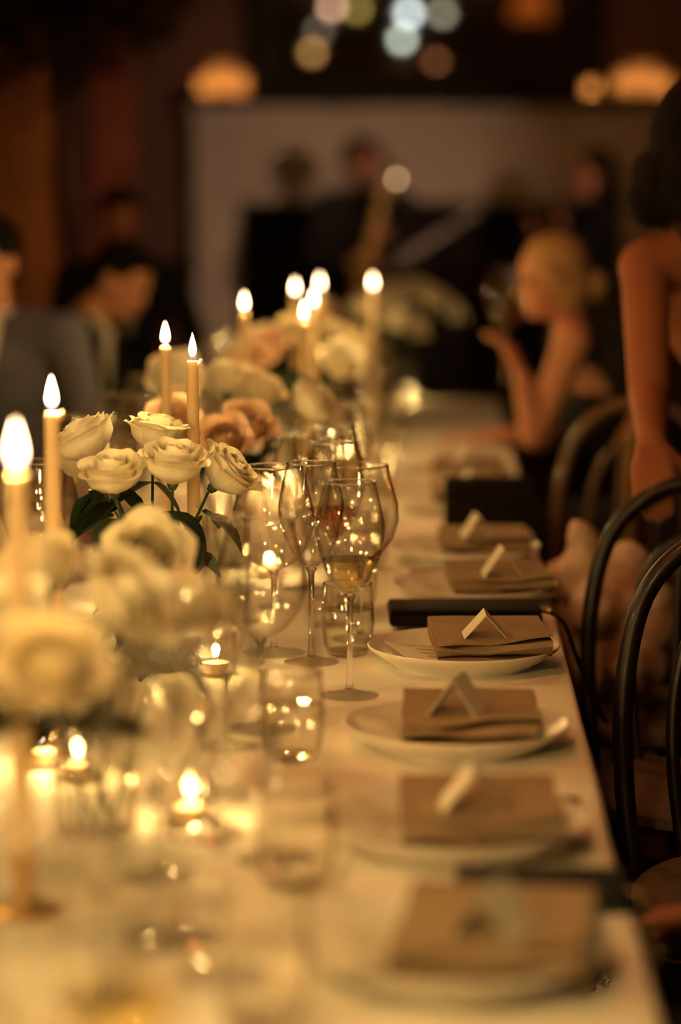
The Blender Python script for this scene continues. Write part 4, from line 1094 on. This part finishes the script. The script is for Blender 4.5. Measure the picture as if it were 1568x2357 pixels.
# woman in the foreground right: back to the camera, leaning left, left hand on the chair
J = dict(pelvis=(.70, 4.74, .90), waist=(.625, 4.68, 1.04), chest=(.54, 4.62, 1.19), neck=(.50, 4.565, 1.365), head=(.475, 4.54, 1.495),
         sl=(.366, 4.53, 1.272), el=(.364, 4.36, 1.04), wl=(.352, 4.15, .985), sr=(.72, 4.66, 1.30), er=(.80, 4.62, 1.04), wr=(.76, 4.78, .84),
         hl=(.61, 4.74, .86), hr=(.79, 4.76, .86), kl=(.62, 4.78, .47), kr=(.79, 4.78, .47), al=(.62, 4.84, .07), ar=(.79, 4.82, .07), toel=(-.1, 1, 0), toer=(0, 1, 0))
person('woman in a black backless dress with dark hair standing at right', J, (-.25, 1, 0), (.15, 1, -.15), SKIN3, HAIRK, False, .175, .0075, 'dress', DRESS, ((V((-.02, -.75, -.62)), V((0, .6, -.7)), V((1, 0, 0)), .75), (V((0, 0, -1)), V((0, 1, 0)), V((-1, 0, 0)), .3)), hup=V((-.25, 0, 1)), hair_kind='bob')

# hand of a guest at the lower right edge
ha = thing('person', 'hand and dark sleeve of a guest at the lower right edge', 'person', (.56, 2.62, 0))
org = V((.56, 2.62, 0))
bm = Blob(); w = V((.330, 2.66, .60))
add_cap(bm, V((.62, 2.62, .62)), w, .042, .029); hand(bm, w, V((-.95, .02, -.12)), V((0, -.25, -1)), V((0, 1, .2)), .35)
obj('hand', solidify_blob('hand', bm, .006, SKIN2, 4, org), ha)
bm = Blob(); add_cap(bm, V((.85, 2.62, .72)), V((.62, 2.62, .635)), .075, .062); add_cap(bm, V((.62, 2.62, .635)), V((.43, 2.645, .60)), .062, .05)
add_cap(bm, V((.85, 2.62, .72)), V((.92, 2.60, .50)), .085, .11); add_cap(bm, V((.92, 2.60, .5)), V((.92, 2.6, .11)), .11, .10)
obj('sleeve', solidify_blob('sleeve', bm, .012, SUITK, 5, org), ha)

# pale floral wrap heaped on the third chair
bm = Blob(); rr = random.Random(8)
for i in range(26):
    a = rr.uniform(0, 6.28); q = rr.random() ** .5 * .125; z = rr.uniform(.53, .72)
    add_ball(bm, V((.30 + q * math.cos(a) * .7, 4.40 + q * math.sin(a), z)), XYZ, .055, .055, .05, 10)
add_cap(bm, V((.26, 4.40, .70)), V((.243, 4.40, .785)), .05, .028); add_cap(bm, V((.30, 4.4, .70)), V((.33, 4.4, .725)), .05, .045)
wm = solidify_blob('wrap', bm, .008, mat('pale floral silk', (.80, .62, .52), .6, var=.0, col2=(.42, .24, .15), vscale=14, bump=.3, bscale=30), 5, (.30, 4.4, .476))
for v in wm.vertices:
    n = v.normal; v.co += n * .012 * noise.noise(v.co * 16) + n * .006 * noise.noise(v.co * 40)
    v.co.z = max(v.co.z, .001)
wrap = obj('floral_wrap', wm, None, (.30, 4.4, .476)); tag(wrap, 'pale floral silk wrap heaped on a chair beside the table edge', 'wrap')

# wine glass in the blonde woman's hand
g = put('rose', .145, 6.155, 'held by the seated blonde woman'); g.location.z = .93

# saxophone and microphone
sx = thing('saxophone', 'golden saxophone held by the musician in black', 'saxophone', (-.36, 12.0, 0))
pth = smoothpath([(-.015, .16, 1.535), (.03, .08, 1.56), (.05, .03, 1.52), (.03, .0, 1.40), (-.03, -.03, 1.15), (-.075, -.05, .95), (-.085, -.10, .885), (-.07, -.17, .92), (-.055, -.20, 1.02), (-.045, -.24, 1.10)], 6)
n = len(pth); rad = [.007 + .0 * i for i in range(n)]
for i in range(n):
    t = i / (n - 1); rad[i] = .011 + .034 * t ** 1.3 + (.035 * ((t - .82) / .18) ** 2 if t > .82 else 0)
SAXM = mat('lacquered gold brass', (.75, .45, .14), .5, .75, var=.1)
obj('body_tube', tube('sax', pth, rad, SAXM, 16), sx)
kme = lathe([(.0001, 0), (.016, 0), (.017, .006), (.0001, .008)], BRASS, 12, 'key')
for i in range(9):
    p = pth[int(n * (.30 + .035 * i))]; obj('key', kme, sx, p + V((.02, -.028, 0)), (R(80), 0, R(20)))
obj('mouthpiece', tube('mp', [pth[0] + V((-.01, .03, -.012)), pth[0]], [.006, .009], BLACKL, 10), sx)
mc = thing('microphone_stand', 'microphone on a silver boom stand before the musician', 'microphone', (.05, 11.6, 0))
CHROME = mat('chrome', (.7, .66, .62), .2, 1, var=.05)
obj('base', lathe([(.0001, 0), (.13, 0), (.13, .012), (.02, .03), (.0001, .03)], MANTEL, 24, 'base'), mc)
obj('pole', tube('pole', [(0, 0, .02), (0, 0, 1.28)], .012, MANTEL, 10), mc)
obj('boom', tube('boom', [(.10, -.02, 1.36), (-.30, .12, 1.10)], [.016, .022], mat('matt silver boom', (.55, .47, .42), .5, .3, var=.05), 10), mc)
obj('microphone', lathe([(.0001, 0), (.014, 0), (.019, .10), (.026, .115), (.028, .14), (.02, .162), (.0001, .167)], CHROME, 18, 'mic'), mc, (-.28, .0, 1.42), (R(-25), R(-14), 0))
obj('mic_glint', sphere_me('clip lamp', .013, emit_mat('clip lamp glow', (1, .62, .3), 6), 10), mc, (-.295, -.0, 1.50))  # glowing bead standing in for the highlight on the microphone
obj('clip', tube('clip', [(.0, 0, 1.28), (-.12, 0.04, 1.35), (-.27, 0.0, 1.44)], .009, MANTEL, 8), mc)
